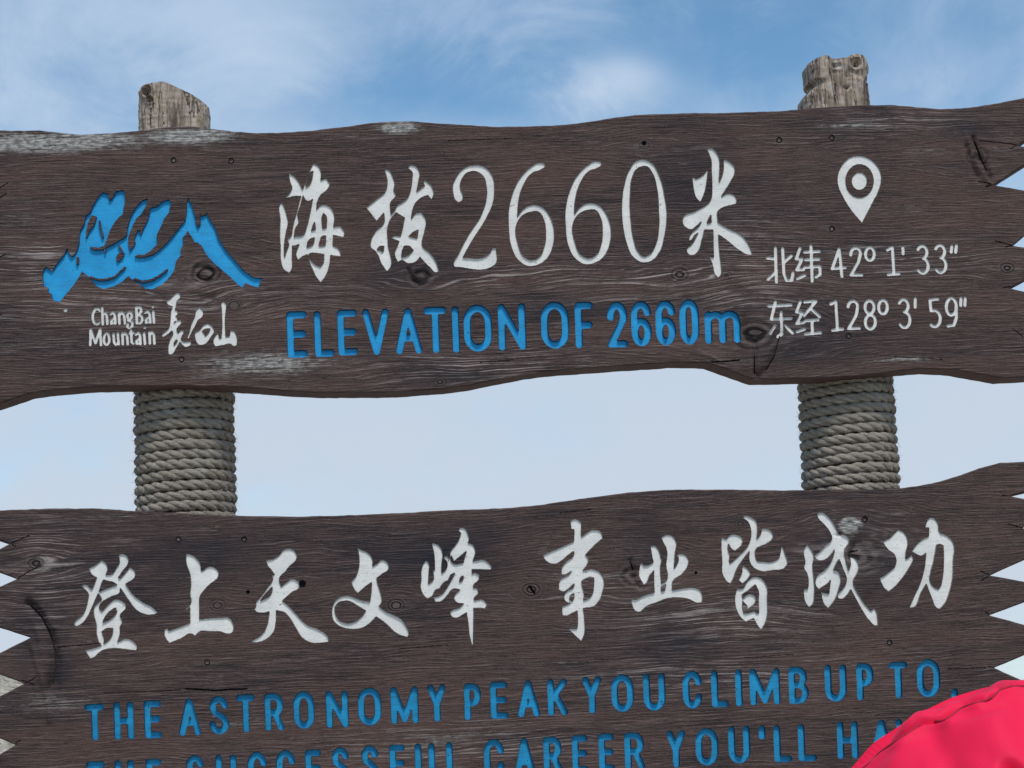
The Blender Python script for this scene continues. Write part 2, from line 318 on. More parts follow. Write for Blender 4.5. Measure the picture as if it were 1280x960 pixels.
glyph('upper', 'white', 820, 180, 6,
 (1, '378 35 410 28 455 60 475 110 478 180 472 295 505 210 507 108 560 135 593 180 590 220 560 280 480 405 510 380 555 368 607 415 600 448 550 458 490 480 470 495 465 585 540 630 640 680 690 740 728 830 690 828 620 790 540 725 470 675 478 820 488 900 475 995 465 1000 445 975 425 900 400 840 435 850 430 640 365 640 345 720 310 810 275 832 235 810 235 780 265 755 300 700 320 660 290 680 262 720 250 720 252 695 285 650 320 620 345 575 300 615 265 638 235 630 200 580 205 548 300 500 415 410 422 340 418 200 415 120 400 75'),
 (-1, '415 525 418 585 382 595 395 560'))
six = '515 60 518 75 500 90 450 110 400 180 375 270 370 345 400 305 450 280 500 290 545 345 567 430 560 500 525 570 480 600 430 607 380 580 340 510 325 410 325 310 345 220 390 130 440 80 490 55'
sixh = '440 318 485 318 510 355 522 430 515 500 490 555 450 575 410 560 375 490 368 380 400 335'
glyph('upper', 'white', 560, 190, 4.2667, (1, '30 230 25 190 45 130 85 85 140 68 190 75 235 120 248 190 240 270 205 350 130 470 78 562 200 555 225 535 240 508 258 508 250 600 235 610 35 612 30 600 55 545 110 440 180 330 205 250 205 180 190 130 150 102 110 105 75 140 65 190 80 230 75 258 55 268 35 250'))
glyph('upper', 'white', 560, 190, 4.2667, (1, six), (-1, sixh))
glyph('upper', 'white', 560 + 71, 190 - 2.3, 4.2667, (1, six), (-1, sixh))
glyph('upper', 'white', 560, 190, 4.2667, (1, '1040 37 1090 60 1130 130 1155 230 1168 350 1155 450 1130 530 1080 582 1040 588 990 560 955 490 935 400 928 290 940 180 970 90 1000 50'),
 (-1, '1035 75 1060 75 1090 110 1115 190 1125 310 1125 410 1110 490 1075 545 1045 555 1015 530 990 460 975 350 972 230 985 130 1005 90'))
glyph('upper', 'white', 1030, 180, 8.7222, (1, '385 125 460 140 560 210 615 300 625 400 600 500 530 640 415 860 300 720 210 570 160 460 150 370 170 280 230 190 310 135'),
 (-1, ' '.join(f'{390 + 153 * math.cos(a):.1f} {400 + 182 * math.sin(a):.1f}' for a in np.linspace(0, 6.283, 25)[:-1])),
 (1, ' '.join(f'{388 + 84 * math.cos(a):.1f} {402 + 96 * math.sin(a):.1f}' for a in np.linspace(0, 6.283, 21)[:-1])))
# the blue mountain emblem
glyph('upper', 'blue', 40, 230, 6,
 (1, '85 640 105 620 150 650 190 590 240 530 265 480 285 530 300 545 325 520 355 440 355 400 360 350 395 290 400 240 440 210 450 170 500 90 530 60 575 75 580 125 605 100 630 55 680 42 695 60 700 130 685 180 685 220 640 260 605 310 580 360 560 420 545 462 500 478 435 470 460 492 520 492 600 455 690 400 712 380 712 340 740 240 780 170 830 120 868 105 865 135 845 180 820 225 785 255 755 310 740 350 722 400 722 440 735 500 775 440 765 410 790 345 812 350 815 385 835 330 870 260 885 205 875 190 900 175 940 165 985 125 1030 118 1050 140 1030 180 1030 210 990 260 970 310 940 370 935 400 945 420 930 460 890 500 840 532 800 528 770 540 800 550 840 548 900 530 960 490 1040 410 1100 330 1150 270 1160 200 1162 120 1175 95 1180 130 1200 150 1210 200 1225 240 1228 290 1245 325 1262 300 1258 200 1268 240 1300 230 1310 215 1330 260 1370 320 1400 410 1450 490 1520 570 1590 650 1660 700 1735 705 1710 740 1695 775 1640 760 1600 740 1580 775 1550 760 1490 700 1430 650 1360 590 1300 520 1270 460 1235 435 1220 440 1200 400 1165 350 1155 375 1130 400 1140 440 1115 490 1120 530 1080 580 1070 640 1040 690 980 750 900 790 850 785 800 750 780 735 720 690 680 730 620 765 540 787 490 770 450 730 430 700 375 655 350 700 310 760 260 820 210 883 180 878 150 870 145 825 120 810 118 775 85 765 78 700'),
 (-1, '500 272 508 330 528 402 538 400 518 328 510 272'), (-1, '542 478 556 512 544 512'), (-1, '332 548 350 545 350 596 334 602'), (-1, '652 452 692 520 684 526 645 458'),
 (-1, '450 232 485 245 470 300 430 350 408 405 405 360 420 290'), (-1, '660 510 690 535 640 585 630 545'),
 (-1, '430 700 500 725 560 722 620 702 702 625 695 616 615 690 555 708 500 710 440 688'), (-1, '760 715 830 740 900 727 960 692 1020 640 1013 633 955 680 895 712 830 725 770 702'))
glyph('upper', 'white', 190, 360, 10.667,
 (1, '190 170 230 150 290 95 330 60 360 62 382 100 375 130 330 170 320 230 305 285 345 310 340 350 310 370 335 390 335 430 300 440 290 470 350 425 385 425 395 455 350 510 325 560 345 600 395 555 425 570 420 600 390 650 385 690 420 710 520 705 522 730 490 775 450 785 410 760 370 710 320 800 250 885 220 880 215 800 240 690 280 590 265 560 200 620 150 650 122 625 150 600 225 530 245 420 250 330 275 240 205 210'),
 (-1, '320 680 345 700 285 780 290 730'))
glyph('upper', 'white', 190, 360, 10.667, (1, '590 290 630 255 670 285 685 340 660 390 620 420 570 510 520 600 490 675 468 665 505 560 525 480 570 380'))
glyph('upper', 'white', 190, 360, 10.667, (1, '570 590 620 570 680 500 740 465 790 500 830 570 790 640 690 750 630 755 585 700 570 640'), (-1, '700 545 775 535 770 570 710 645 690 600 665 570'))
glyph('upper', 'white', 190, 360, 10.667, (1, '920 190 950 175 990 215 990 260 978 340 978 650 1035 640 1045 565 1075 565 1130 650 1130 760 1090 775 1050 740 960 755 845 775 822 740 840 640 880 595 890 665 925 670 935 500 930 300'))
# lower board calligraphy
glyph('lower', 'white', 70, 670, 6,
 (1, '245 240 290 220 340 180 365 195 388 240 372 290 420 285 450 240 475 200 468 140 490 132 545 180 540 205 500 260 465 310 480 320 520 275 555 230 590 265 590 310 560 335 520 358 580 440 640 490 730 540 765 575 740 585 650 580 600 550 545 480 480 385 475 425 420 450 345 490 340 465 315 430 305 450 270 530 225 620 195 655 150 678 132 660 150 630 190 600 240 470 245 445 188 372 215 362 270 405 305 310 270 290'),
 (-1, '355 325 385 335 430 345 460 365 400 385 335 412 320 420 335 370'),
 (1, '340 480 290 525 285 600 300 650 305 740 330 810 340 820 300 835 215 855 255 918 270 915 340 860 430 840 520 848 600 858 610 830 590 800 535 768 460 795 480 720 478 680 498 640 490 620 480 600 525 530 520 510 480 480 440 475 400 505 345 565 325 548 325 520 350 490'),
 (-1, '445 535 455 560 410 620 345 655 370 600 420 550'), (-1, '425 690 425 720 385 790 355 810 360 780 342 715 380 690'))
glyph('lower', 'white', 170, 665, 6, (1, '375 160 400 165 455 200 483 240 485 290 500 290 530 265 565 258 600 275 620 310 610 345 560 385 510 435 480 480 475 560 475 655 550 645 640 640 690 640 725 680 732 720 715 758 685 762 640 748 560 745 470 750 443 780 425 765 330 800 250 832 215 780 212 730 235 718 245 742 330 710 405 682 405 560 378 585 372 575 410 535 405 460 412 380 400 300 378 240'))
glyph('lower', 'white', 290, 665, 6, (1, '255 210 300 205 345 180 395 128 430 122 475 150 487 185 475 215 430 255 400 295 355 345 368 410 410 375 455 350 490 365 512 395 505 415 450 450 375 515 430 560 490 625 530 670 570 700 640 725 690 755 725 800 722 825 690 828 580 825 530 795 480 720 430 640 390 600 332 585 328 680 310 750 275 790 225 818 170 828 132 820 180 798 230 760 262 700 280 595 230 605 180 595 165 575 178 560 178 530 210 490 265 415 305 345 298 325 318 318 300 290 265 245'),
 (-1, '303 405 298 455 205 523 240 475'))
glyph('lower', 'white', 390, 665, 6, (1, '340 112 365 130 410 150 445 185 455 215 452 260 490 235 525 208 560 222 577 255 570 285 530 310 485 345 492 385 510 440 512 545 500 555 560 600 620 625 670 655 700 695 725 770 718 788 680 778 630 755 560 690 482 632 440 675 390 712 330 727 270 725 200 700 160 660 150 605 160 540 190 500 240 478 290 482 350 505 435 525 445 450 448 375 410 400 345 458 325 440 293 372 320 345 345 290 355 220 350 160'),
 (-1, '245 515 285 518 330 545 405 590 370 635 310 675 250 682 200 655 175 610 172 565 195 530'))
glyph('lower', 'white', 500, 650, 6, (1, '238 172 265 175 310 215 320 260 312 330 312 400 345 370 345 300 328 288 335 265 355 272 372 292 385 225 415 190 445 140 458 95 438 80 450 55 475 55 510 105 518 150 510 170 545 185 565 230 545 310 640 300 690 350 680 372 540 368 540 405 560 390 595 410 592 445 550 490 550 510 575 505 590 545 555 585 555 605 620 595 655 630 640 662 600 660 552 658 552 720 550 930 540 935 525 880 510 760 500 690 465 712 430 732 385 720 375 690 395 672 440 660 480 625 420 612 405 585 415 560 455 520 400 515 350 570 300 612 265 612 250 580 300 565 350 510 385 450 415 395 385 405 355 455 340 460 310 490 300 510 270 520 240 570 205 588 185 570 155 510 160 440 160 380 180 320 200 300 215 320 215 400 212 480 250 450 245 380 262 375 255 250'),
 (-1, '500 230 475 320 400 325 378 290 385 262 405 308'), (-1, '470 415 480 425 465 460 445 465 450 435'))
glyph('lower', 'white', 660, 645, 6, (1, '345 190 112 292 130 330 165 353 345 262 345 290 290 340 255 385 252 435 270 438 335 405 310 435 240 480 230 550 250 562 350 505 345 530 290 565 270 610 290 645 325 650 255 680 258 742 268 745 370 708 375 780 370 845 295 842 370 910 400 937 418 900 425 780 415 690 500 672 530 640 562 560 568 470 535 415 490 398 410 410 450 350 455 320 430 290 520 200 562 165 545 115 500 102 400 155 400 45 350 20 318 35 325 95 348 100'),
 (-1, '345 575 348 610 330 640 312 625 315 600'), (-1, '430 470 470 455 495 460 495 520 480 590 450 620 415 635 420 570 405 520 408 480'))
glyph('lower', 'white', 760, 640, 6, (1, '248 370 275 402 300 400 345 375 345 430 310 480 285 535 270 545 235 480 235 430'),
 (1, '320 255 345 250 385 295 398 350 410 352 400 380 400 530 398 610 350 610 345 500 345 400 330 320'),
 (1, '400 190 435 170 470 172 512 220 505 300 495 430 525 380 530 340 515 320 560 312 608 370 600 400 560 460 490 515 482 590 425 600 438 540 400 560 398 545 438 515 438 400 435 260 415 225'),
 (1, '172 650 205 655 260 630 360 600 480 585 560 572 650 567 680 575 710 640 705 675 690 680 600 650 520 640 440 648 370 675 300 700 220 748 205 740 180 690'))
glyph('lower', 'white', 870, 635, 6, (1, '192 215 230 232 262 198 310 200 352 235 350 260 295 320 270 305 245 265 240 300 255 360 255 410 260 415 330 350 400 265 408 240 408 140 390 100 350 72 365 55 400 62 455 105 462 150 455 235 492 180 490 152 540 155 580 210 570 235 520 270 450 310 450 370 460 395 500 400 580 400 625 370 635 330 645 268 665 330 682 430 665 448 580 465 490 472 440 450 405 400 402 320 350 390 310 450 280 530 260 568 240 555 200 490 198 400 192 300'),
 (1, '350 430 395 460 412 495 375 545 350 565 320 540 345 490'),
 (1, '440 515 475 520 530 580 535 680 538 780 520 860 490 912 475 895 435 825 410 835 375 853 330 810 300 740 298 640 310 600 345 605 390 545'),
 (-1, '445 570 470 620 470 700 475 790 460 790 440 770 400 785 360 790 350 740 350 670 345 650 400 610'),
 (1, '345 690 385 650 420 645 450 670 445 705 405 745 372 768 390 735'))
glyph('lower', 'white', 980, 630, 6, (1, '248 72 275 60 330 90 370 140 400 200 410 225 455 230 487 265 485 290 455 340 462 410 485 500 500 460 498 395 520 400 560 460 555 500 520 590 540 640 580 710 650 800 670 790 680 775 692 800 708 910 690 912 640 870 580 780 530 690 502 638 470 685 430 712 405 700 402 680 430 650 470 580 440 480 415 410 390 450 370 495 400 500 425 545 410 640 375 730 335 780 320 770 275 655 320 670 340 670 352 565 330 590 262 638 245 620 245 545 310 490 360 420 385 330 350 380 310 415 260 422 225 390 265 360 310 310 360 260 345 210 300 150 255 100'),
 (1, '178 300 210 345 225 390 215 460 225 560 228 680 215 750 190 775 170 750 150 680 152 640 165 632 180 640 185 600 175 520 150 470 160 440 150 380 155 330'))
glyph('lower', 'white', 1080, 630, 6, (1, '258 192 300 215 325 260 328 300 312 370 312 415 345 395 358 378 370 410 350 455 290 550 230 620 185 655 160 635 115 555 140 545 200 500 220 485 230 380 180 340 140 280 190 258 235 215'))
glyph('lower', 'white', 1080, 630, 6, (1, '500 100 530 108 560 160 565 205 620 235 665 275 680 330 672 400 665 560 645 650 610 740 570 787 550 780 510 700 470 595 430 665 370 775 340 778 380 690 425 590 455 480 468 365 440 385 358 355 390 310 440 265 490 240 490 175 462 175 475 125'),
 (-1, '545 305 570 298 598 310 600 370 590 560 580 610 560 640 540 630 495 560 500 520 530 400'))

# stroke lettering: (board, paint, stroke width px, [polylines in px])
def arc(cx, cy, rx, ry, a0=0, a1=360, n=22): return [(cx + rx * math.cos(R(a)), cy + ry * math.sin(R(a))) for a in np.linspace(a0, a1, n)]
S_ = []
def strokes(board, paint_, w, ox, oy, sc, *lines):
    S_.append((board, paint_, w, [[(ox + x / sc, oy + y / sc) for x, y in (pl(l) if isinstance(l, str) else l)] for l in lines]))
def co_(*lines): strokes('upper', 'white', 4.1, 950, 295, 4.7407, *lines)
co_('45 130 90 135', '92 68 98 272', '48 255 98 210', '135 72 143 225 158 262 188 262 197 215', '188 115 145 152')
co_('238 70 215 135 250 135 218 200 258 198', '222 252 266 232', '265 95 352 90', '270 140 350 136', '265 185 355 180 358 225 332 242', '303 57 310 266')
co_('475 238 470 75 428 192 506 186'.replace('475 238', '487 238'))
co_([(538, 112)] + arc(568, 100, 28, 30, 200, 380, 10) + [(585, 150), (540, 230), (605, 230)])
co_(arc(652, 105, 26, 38)); co_('755 82 785 66 795 225', '760 228 825 222'); co_('848 66 848 105')
for dx_, dy_ in ((0, 0), (105, -4)):
    co_([(x + dx_, y + dy_) for x, y in arc(962, 95, 28, 37, 205, 440, 12)] + [(x + dx_, y + dy_) for x, y in arc(966, 176, 32, 44, -75, 145, 12)])
co_('1138 60 1133 95'); co_('1165 55 1160 95')
co_('50 415 185 408', '92 388 65 495 185 488', '125 450 130 580 108 594', '90 530 58 578', '150 530 194 574')
co_('240 388 215 450 250 455 218 518 258 512', '220 567 266 550', '265 390 333 385 262 470', '298 428 355 477', '270 502 345 496', '308 500 312 573', '268 580 360 572')
co_('420 402 450 387 460 555', '430 558 490 550')
co_([(522, 418)] + arc(552, 415, 28, 30, 200, 380, 10) + [(570, 470), (525, 548), (590, 545)])
co_(arc(650, 420, 27, 38), arc(655, 508, 30, 42)); co_(arc(730, 420, 26, 40))
co_(arc(852, 412, 28, 37, 205, 440, 12) + arc(858, 496, 32, 46, -75, 145, 12))
co_('922 370 920 420')
co_([(1055, 372), (1008, 378), (1014, 442)] + arc(1036, 488, 34, 48, -90, 130, 12))
co_(arc(1135, 418, 30, 50), '1163 420 1166 480 1150 527 1114 532'); co_('1192 367 1190 410'); co_('1218 367 1215 410')
def sm(*lines): strokes('upper', 'white', 3.5, 100, 370, 10.667, *lines)
sm('270 195 240 165 200 175 170 240 172 300 190 355 225 375 262 352'); sm('295 150 305 375', '305 250 340 222 358 250 365 370')
sm('408 240 440 215 465 250 472 365', '465 290 420 318 418 365 465 355'); sm('520 220 527 365', '527 250 560 217 588 250 600 365')
sm(arc(662, 258, 30, 42), '640 320 700 345 695 400 655 425 628 400 640 365'); sm('750 145 760 360', '750 150 805 150 822 200 765 245 820 262 835 315 800 360 760 358')
sm('870 220 905 200 930 235 938 350', '930 275 880 305 882 350 930 342'); sm('975 200 988 350', '968 143 974 140')
sm('137 650 142 440 207 625 270 435 280 650'); sm(arc(355, 570, 37, 75)); sm('447 500 457 620 480 645 508 620', '505 490 515 640')
sm('565 490 572 640', '572 520 600 492 628 520 636 640'); sm('680 450 690 615 715 630', '658 495 718 490')
sm('745 512 775 487 800 515 808 635', '802 560 752 590 757 630 802 625'); sm('855 490 866 635', '862 420 868 420'); sm('925 480 932 630', '932 510 960 478 985 508 992 630')
strokes('upper', 'white', 4.6, 0, 0, 1, '81.5 387.5 82.5 387.5')
# unit letters: box 0..1, x right, y down
def U_(*l): return l
c = lambda cx, cy, rx, ry, a0, a1, n=14: [((cx + rx * math.cos(R(a))), (cy + ry * math.sin(R(a)))) for a in np.linspace(a0, a1, n)]
FONT = {
 'E': U_([(1, 0), (0, 0), (0, 1), (1, 1)], [(0, .49), (.92, .49)]), 'F': U_([(1, 0), (0, 0), (0, 1)], [(0, .5), (.95, .5)]),
 'L': U_([(0, 0), (0, 1), (1, 1)]), 'V': U_([(0, 0), (.5, 1), (1, 0)]), 'A': U_([(0, 1), (.5, 0), (1, 1)], [(.2, .68), (.8, .68)]),
 'T': U_([(0, 0), (1, 0)], [(.5, 0), (.5, 1)]), 'I': U_([(.5, 0), (.5, 1)]), 'H': U_([(0, 0), (0, 1)], [(1, 0), (1, 1)], [(0, .5), (1, .5)]),
 'O': U_(c(.5, .33, .5, .33, 180, 360) + c(.5, .67, .5, .33, 0, 180) + [(0, .33)]), '0': U_(c(.5, .3, .5, .3, 180, 360) + c(.5, .7, .5, .3, 0, 180) + [(0, .3)]),
 'N': U_([(0, 1), (0, 0), (1, 1), (1, 0)]), 'M': U_([(0, 1), (0, 0), (.5, .96), (1, 0), (1, 1)]),
 'Y': U_([(0, 0), (.5, .52), (1, 0)], [(.5, .52), (.5, 1)]), 'K': U_([(0, 0), (0, 1)], [(1, 0), (0, .58)], [(.35, .42), (1, 1)]),
 'U': U_([(0, 0)] + c(.5, .7, .5, .3, 180, 0) + [(1, 0)]), 'C': U_(c(.5, .31, .5, .31, -8, -180) + c(.5, .69, .5, .31, 180, 8)),
 'S': U_(c(.5, .24, .46, .24, -12, -180, 10) + [(.14, .38), (.5, .49), (.88, .62)] + c(.5, .74, .5, .26, 0, 172, 12)),
 'P': U_([(0, 1), (0, 0), (.55, 0)] + c(.55, .27, .45, .27, -90, 90, 10) + [(0, .54)]),
 'R': U_([(0, 1), (0, 0), (.55, 0)] + c(.55, .26, .42, .26, -90, 90, 10) + [(0, .52)], [(.55, .52), (1, 1)]),
 'B': U_([(0, 0), (.5, 0)] + c(.5, .24, .4, .24, -90, 90, 8) + [(0, .48)], [(.5, .48)] + c(.5, .74, .5, .26, -90, 90, 8) + [(0, 1), (0, 0)]),
 '2': U_([(0, .3)] + c(.5, .27, .5, .27, 180, 385, 14) + [(.0, 1), (1, 1)]),
 '6': U_(c(.5, .26, .5, .26, -10, -180, 10) + [(0, .7)] + c(.5, .72, .5, .28, 180, -180, 20)),
 'm': U_([(0, 0), (0, 1)], [(0, .35)] + c(.25, .28, .25, .28, 180, 360, 9) + [(.5, 1)], [(.5, .35)] + c(.75, .28, .25, .28, 180, 360, 9) + [(1, 1)]),
 "'": U_([(.5, 0), (.5, 1)]), ',': U_([(.6, 0), (.4, 1)])}
def letters(board, w, ox, oy, sc, txt, rows, h=None):
    for ch, r_ in zip(txt, rows):
        x0, x1, t = ox + r_[0] / sc, ox + r_[1] / sc, oy + r_[2] / sc
        b_ = oy + r_[3] / sc if len(r_) > 3 else t + h
        i = w / 2; x0 += i; x1 -= i; t += i; b_ -= i
        if ch in "IV,'" and x1 < x0: x0 = x1 = (x0 + x1) / 2
        sh = .036 * (b_ - t); wd = x1 - x0 - sh; til = .036
        t2 = t + til * wd if ch not in 'OCSUP260' else t + til * wd * .5   # measured tops are the right-hand (higher) ones
        hh = b_ - t2 if ch in 'ELTHMNFKRB' else b_ - t2
        if ch == "'": hh = max(hh, 2)
        ls = [[(x0 + sh * v + u * wd, t2 + v * (b_ - t2) - u * wd * til * .9) for u, v in l] for l in FONT[ch]]
        S_.append((board, 'blue' if board == 'upper' else 'blue_low', w, ls))
letters('upper', 9.2, 350, 360, 4.2667, 'ELEVATIO', [(32, 150, 122, 372), (178, 292, 120, 368), (302, 418, 113, 360), (437, 588, 108, 358), (610, 760, 103, 352), (765, 895, 98, 346), (917, 957, 97, 343), (975, 1135, 88, 340)])
letters('upper', 9.2, 640, 360, 4.2667, 'NOF2660m', [(-78, 78, 80, 332), (150, 308, 72, 325), (332, 438, 72, 321), (505, 620, 72, 318), (632, 748, 68, 312), (762, 878, 65, 308), (890, 1002, 58, 303), (1025, 1222, 118, 298)])
W2 = 8.6
letters('lower', W2, 95, 840, 4.2667, 'THEASTRO', [(45, 155, 168, 368), (198, 312, 158, 362), (360, 460, 150, 355), (543, 668, 138, 342), (706, 820, 128, 335), (852, 960, 118, 324), (1002, 1112, 112, 314), (1155, 1275, 102, 305)])
letters('lower', W2, 355, 830, 4.2667, 'NOMYPE', [(220, 347, 140, 342), (390, 522, 125, 330), (565, 720, 118, 320), (763, 868, 108, 310), (957, 1055, 102, 300), (1097, 1197, 92, 294)])
letters('lower', W2, 600, 820, 4.2667, 'AKYOUC', [(197, 322, 128, 327), (357, 470, 120, 320), (543, 652, 108, 308), (697, 823, 97, 300), (868, 992, 92, 293), (1078, 1188, 78, 282)])
letters('lower', W2, 840, 810, 4.2667, 'LIMBUPT', [(207, 303, 118, 318), (337, 377, 112, 312), (412, 580, 105, 306), (620, 732, 98, 300), (812, 935, 88, 288), (982, 1080, 80, 280), (1155, 1262, 72, 271)])
letters('lower', W2, 1000, 780, 4.5714, 'O,', [(665, 805, 200, 420), (862, 905, 368, 425)])
H3 = 47.6
letters('lower', W2, 95, 840, 4.2667, 'THESUCC', [(52, 160, 475), (205, 315, 468), (370, 463, 462), (583, 688, 442), (742, 862, 440), (912, 1022, 425), (1065, 1174, 415)], H3)
letters('lower', W2, 355, 830, 4.2667, 'ESSFULC', [(110, 204, 455), (250, 354, 443), (408, 510, 433), (560, 650, 428), (695, 810, 422), (862, 955, 415), (1062, 1178, 400)], H3)
letters('lower', W2, 600, 820, 4.2667, 'AREERYO', [(180, 296, 435), (335, 442, 428), (488, 580, 420), (630, 720, 412), (768, 882, 405), (992, 1100, 395), (1147, 1275, 383)], H3)
letters('lower', W2, 840, 810, 4.2667, 'ULLHAV', [(298, 420, 415), (540, 642, 408), (670, 774, 403), (878, 997, 390), (1058, 1180, 380), (1190, 1302, 376)], H3)
letters('lower', W2, 840, 810, 4.2667, "'", [(464, 497, 413, 489)])

# boards -------------------------------------------------------------
OUT = {'upper': pl('-50 166 0 162.5 49 163 85 166.5 105 168 140 166 174 163 210 158.5 240 157.5 262 160.5 290 164 322 166 360 165 390 163 424 159 441 157 460 154 482 152 512 151 550 154 587 156 620 158 655 158 690 156.5 722 154 760 148 794 143.5 835 141.5 880 141 930 140 969 139 1005 136 1040 133 1080 131 1119 131 1150 134 1175 136 1212 134 1246 129 1280 122 1335 108 1340 138 1272.6 182 1312 187 1242 231 1336 248 1267 307 1342 318 1263 360 1338 378 1285 425 1335 450 1335 468'
    ' 1280 472 1254 473 1231 469 1197 463 1160 461 1130 463 1085 469 1040 472 1000 473.5 972 474 944.5 474.5 925 468 905 461 886 454 870 453 840 453 812 455 767 458 725 461 685 464 655 468 632 472.5 605 478 587 482 555 486 531 487.5 500 490 467 491 430 491 400 491 360 489 322 486 280 483.5 240 482.5 187 482.5 150 483 112 484 75 487 37 491.5 0 504 -50 520 -52 470 -3 395 -55 350 -3 322 -55 275 -2 236 -52 200'),
 'lower': pl('-62 643 0 638 60 635.5 120 635.5 169 638.5 205 640.5 240 642 280 644 322 645 375 645.5 430 644 480 642 520 640 561 637.5 600 636 640 634.5 670 631.5 696 628 725 623.5 756 619 790 615 824 612.5 850 611.5 880 612 912 612 950 612.5 1000 612.5 1040 612 1085 612 1122 610.5 1150 607 1175 602 1200 594 1224 585 1250 578.5 1280 577 1340 574 1345 600 1262 620 1332 633 1279 660 1342 673 1238 719 1327 736 1237 769 1335 796 1243 835 1322 870 1250 900 1330 930 1245 960 1330 985'
    ' 1250 990 1150 998 1050 1008 950 1006 850 1010 700 1026 550 1034 400 1028 250 1022 120 1030 -40 1040 -60 1010 25 985 -32 962 19 931 -57 899 30 855 -30 831 38 797 -70 763 21 724 -34 703 12 680 -66 652')}
SLITS = {'upper': [(1.3, '1225 176 1250 178 1272 181; 1263 186 1272 181'), (1.4, '1223 227 1242 231; 1232 234 1242 230'), (1.3, '1244 301 1266 307; 1257 309 1266 306'), (1.3, '1253 360 1263 358'), (1.2, '1266 411 1279 421'),
    (2.0, '887 453 905 452 924 450.3'), (1.2, '-3 237 10 228'), (1.2, '0 247 8 242'), (1.2, '-3 322 7 318'), (.9, '-3 395 4 392'), (1.3, '943 444 943.5 466'), (1.6, '975 420 969 444 959 461'), (.8, '600 453 642 449.5'), (.8, '150 464 212 466'), (.8, '1118 446 1178 449'), (.8, '560 176 640 173'), (1.6, '1219 176 1226 195 1234 212')],
 'lower': [(1.2, '12 680 37 669; 10 678 20 683'), (1.3, '21 724 36 714 52 706'), (1.2, '27 850 43 856; 30 855 44 847'), (1.2, '15 933 25 925'), (1.3, '1253 619 1263 620'), (1.3, '1260 655 1279 660'), (1.3, '1226 714 1238 719; 1226 726 1238 719'), (1.4, '1232 765 1238 769'), (1.3, '1236 833 1244 835'),
    (1.0, '72 809 95 807 125 804'), (2.2, '232 861 246 861.5 270 863.2 292 861.5 308 861'), (1.0, '1185 836 1232 834.5'), (3.2, '662 733 668 741'), (1.6, '788 702 791 711'), (2.0, '1062 690 1072 688'), (2.4, '38 757 51 771 61 790 67 812 69 834 65 854'), (.8, '500 811 560 806'), (.8, '930 822 992 818'), (.8, '700 641 742 636'), (.8, '130 866.5 180 864.5 226 862.5')]}
SCREWS = {'upper': [(217, 200), (289, 201), (227, 449), (974, 175), (1040, 172), (1040, 286), (1061, 420)], 'lower': [(223, 674), (305, 674), (259, 828), (1081, 649), (1112, 803)]}
KHOLES = {'upper': [(805, 179, 3.0)], 'lower': [(378, 730, 4.4), (310, 740, 2.6), (870, 446 + 270, 2.0)]}

def smooth_poly(l, corner=62):
    """rounds a traced outline: every bend up to the corner angle becomes a curve, sharper ones stay"""
    n = len(l); A = [np.array(p, float) for p in l]; tan = []
    for i in range(n):
        a = A[i] - A[i - 1]; b = A[(i + 1) % n] - A[i]; la, lb = np.hypot(*a), np.hypot(*b)
        ang = math.degrees(math.acos(max(-1, min(1, float(a @ b) / (la * lb + 1e-9)))))
        if ang > corner: tan.append(None)
        else:
            t = a / la * lb + b / lb * la; tan.append(t / (np.hypot(*t) + 1e-9))
    out = []
    for i in range(n):
        p, q = A[i], A[(i + 1) % n]; L = np.hypot(*(q - p)); d = (q - p) / (L + 1e-9)
        t0 = tan[i] if tan[i] is not None else d; t1 = tan[(i + 1) % n] if tan[(i + 1) % n] is not None else d
        m_ = max(1, int(L / 2.2)); c0 = p + t0 * L * .36; c1 = q - t1 * L * .36
        for k in range(m_):
            u = k / m_; out.append(tuple(p * (1 - u) ** 3 + c0 * 3 * u * (1 - u) ** 2 + c1 * 3 * u * u * (1 - u) + q * u ** 3))
    return out
def seg_field(X, Y, lines, w):
    f_ = np.full(X.shape, -1e9)
    for l in lines:
        for (ax, ay), (bx, by) in zip(l[:-1], l[1:]):
            ux, uy = bx - ax, by - ay; L = ux * ux + uy * uy + 1e-9
            t = np.clip(((X - ax) * ux + (Y - ay) * uy) / L, 0, 1)
            f_ = np.maximum(f_, w / 2 - np.hypot(X - ax - t * ux, Y - ay - t * uy))
    return f_
def poly_field(X, Y, poly):
    d = np.full(X.shape, 1e9); ins = np.zeros(X.shape, bool)
    for (ax, ay), (bx, by) in zip(poly, poly[1:] + poly[:1]):
        ux, uy = bx - ax, by - ay; L = ux * ux + uy * uy + 1e-9
        t = np.clip(((X - ax) * ux + (Y - ay) * uy) / L, 0, 1)
        d = np.minimum(d, np.hypot(X - ax - t * ux, Y - ay - t * uy))
        if ay != by: ins ^= ((ay > Y) != (by > Y)) & (X < (bx - ax) * (Y - ay) / (by - ay) + ax)
    return np.where(ins, d, -d)
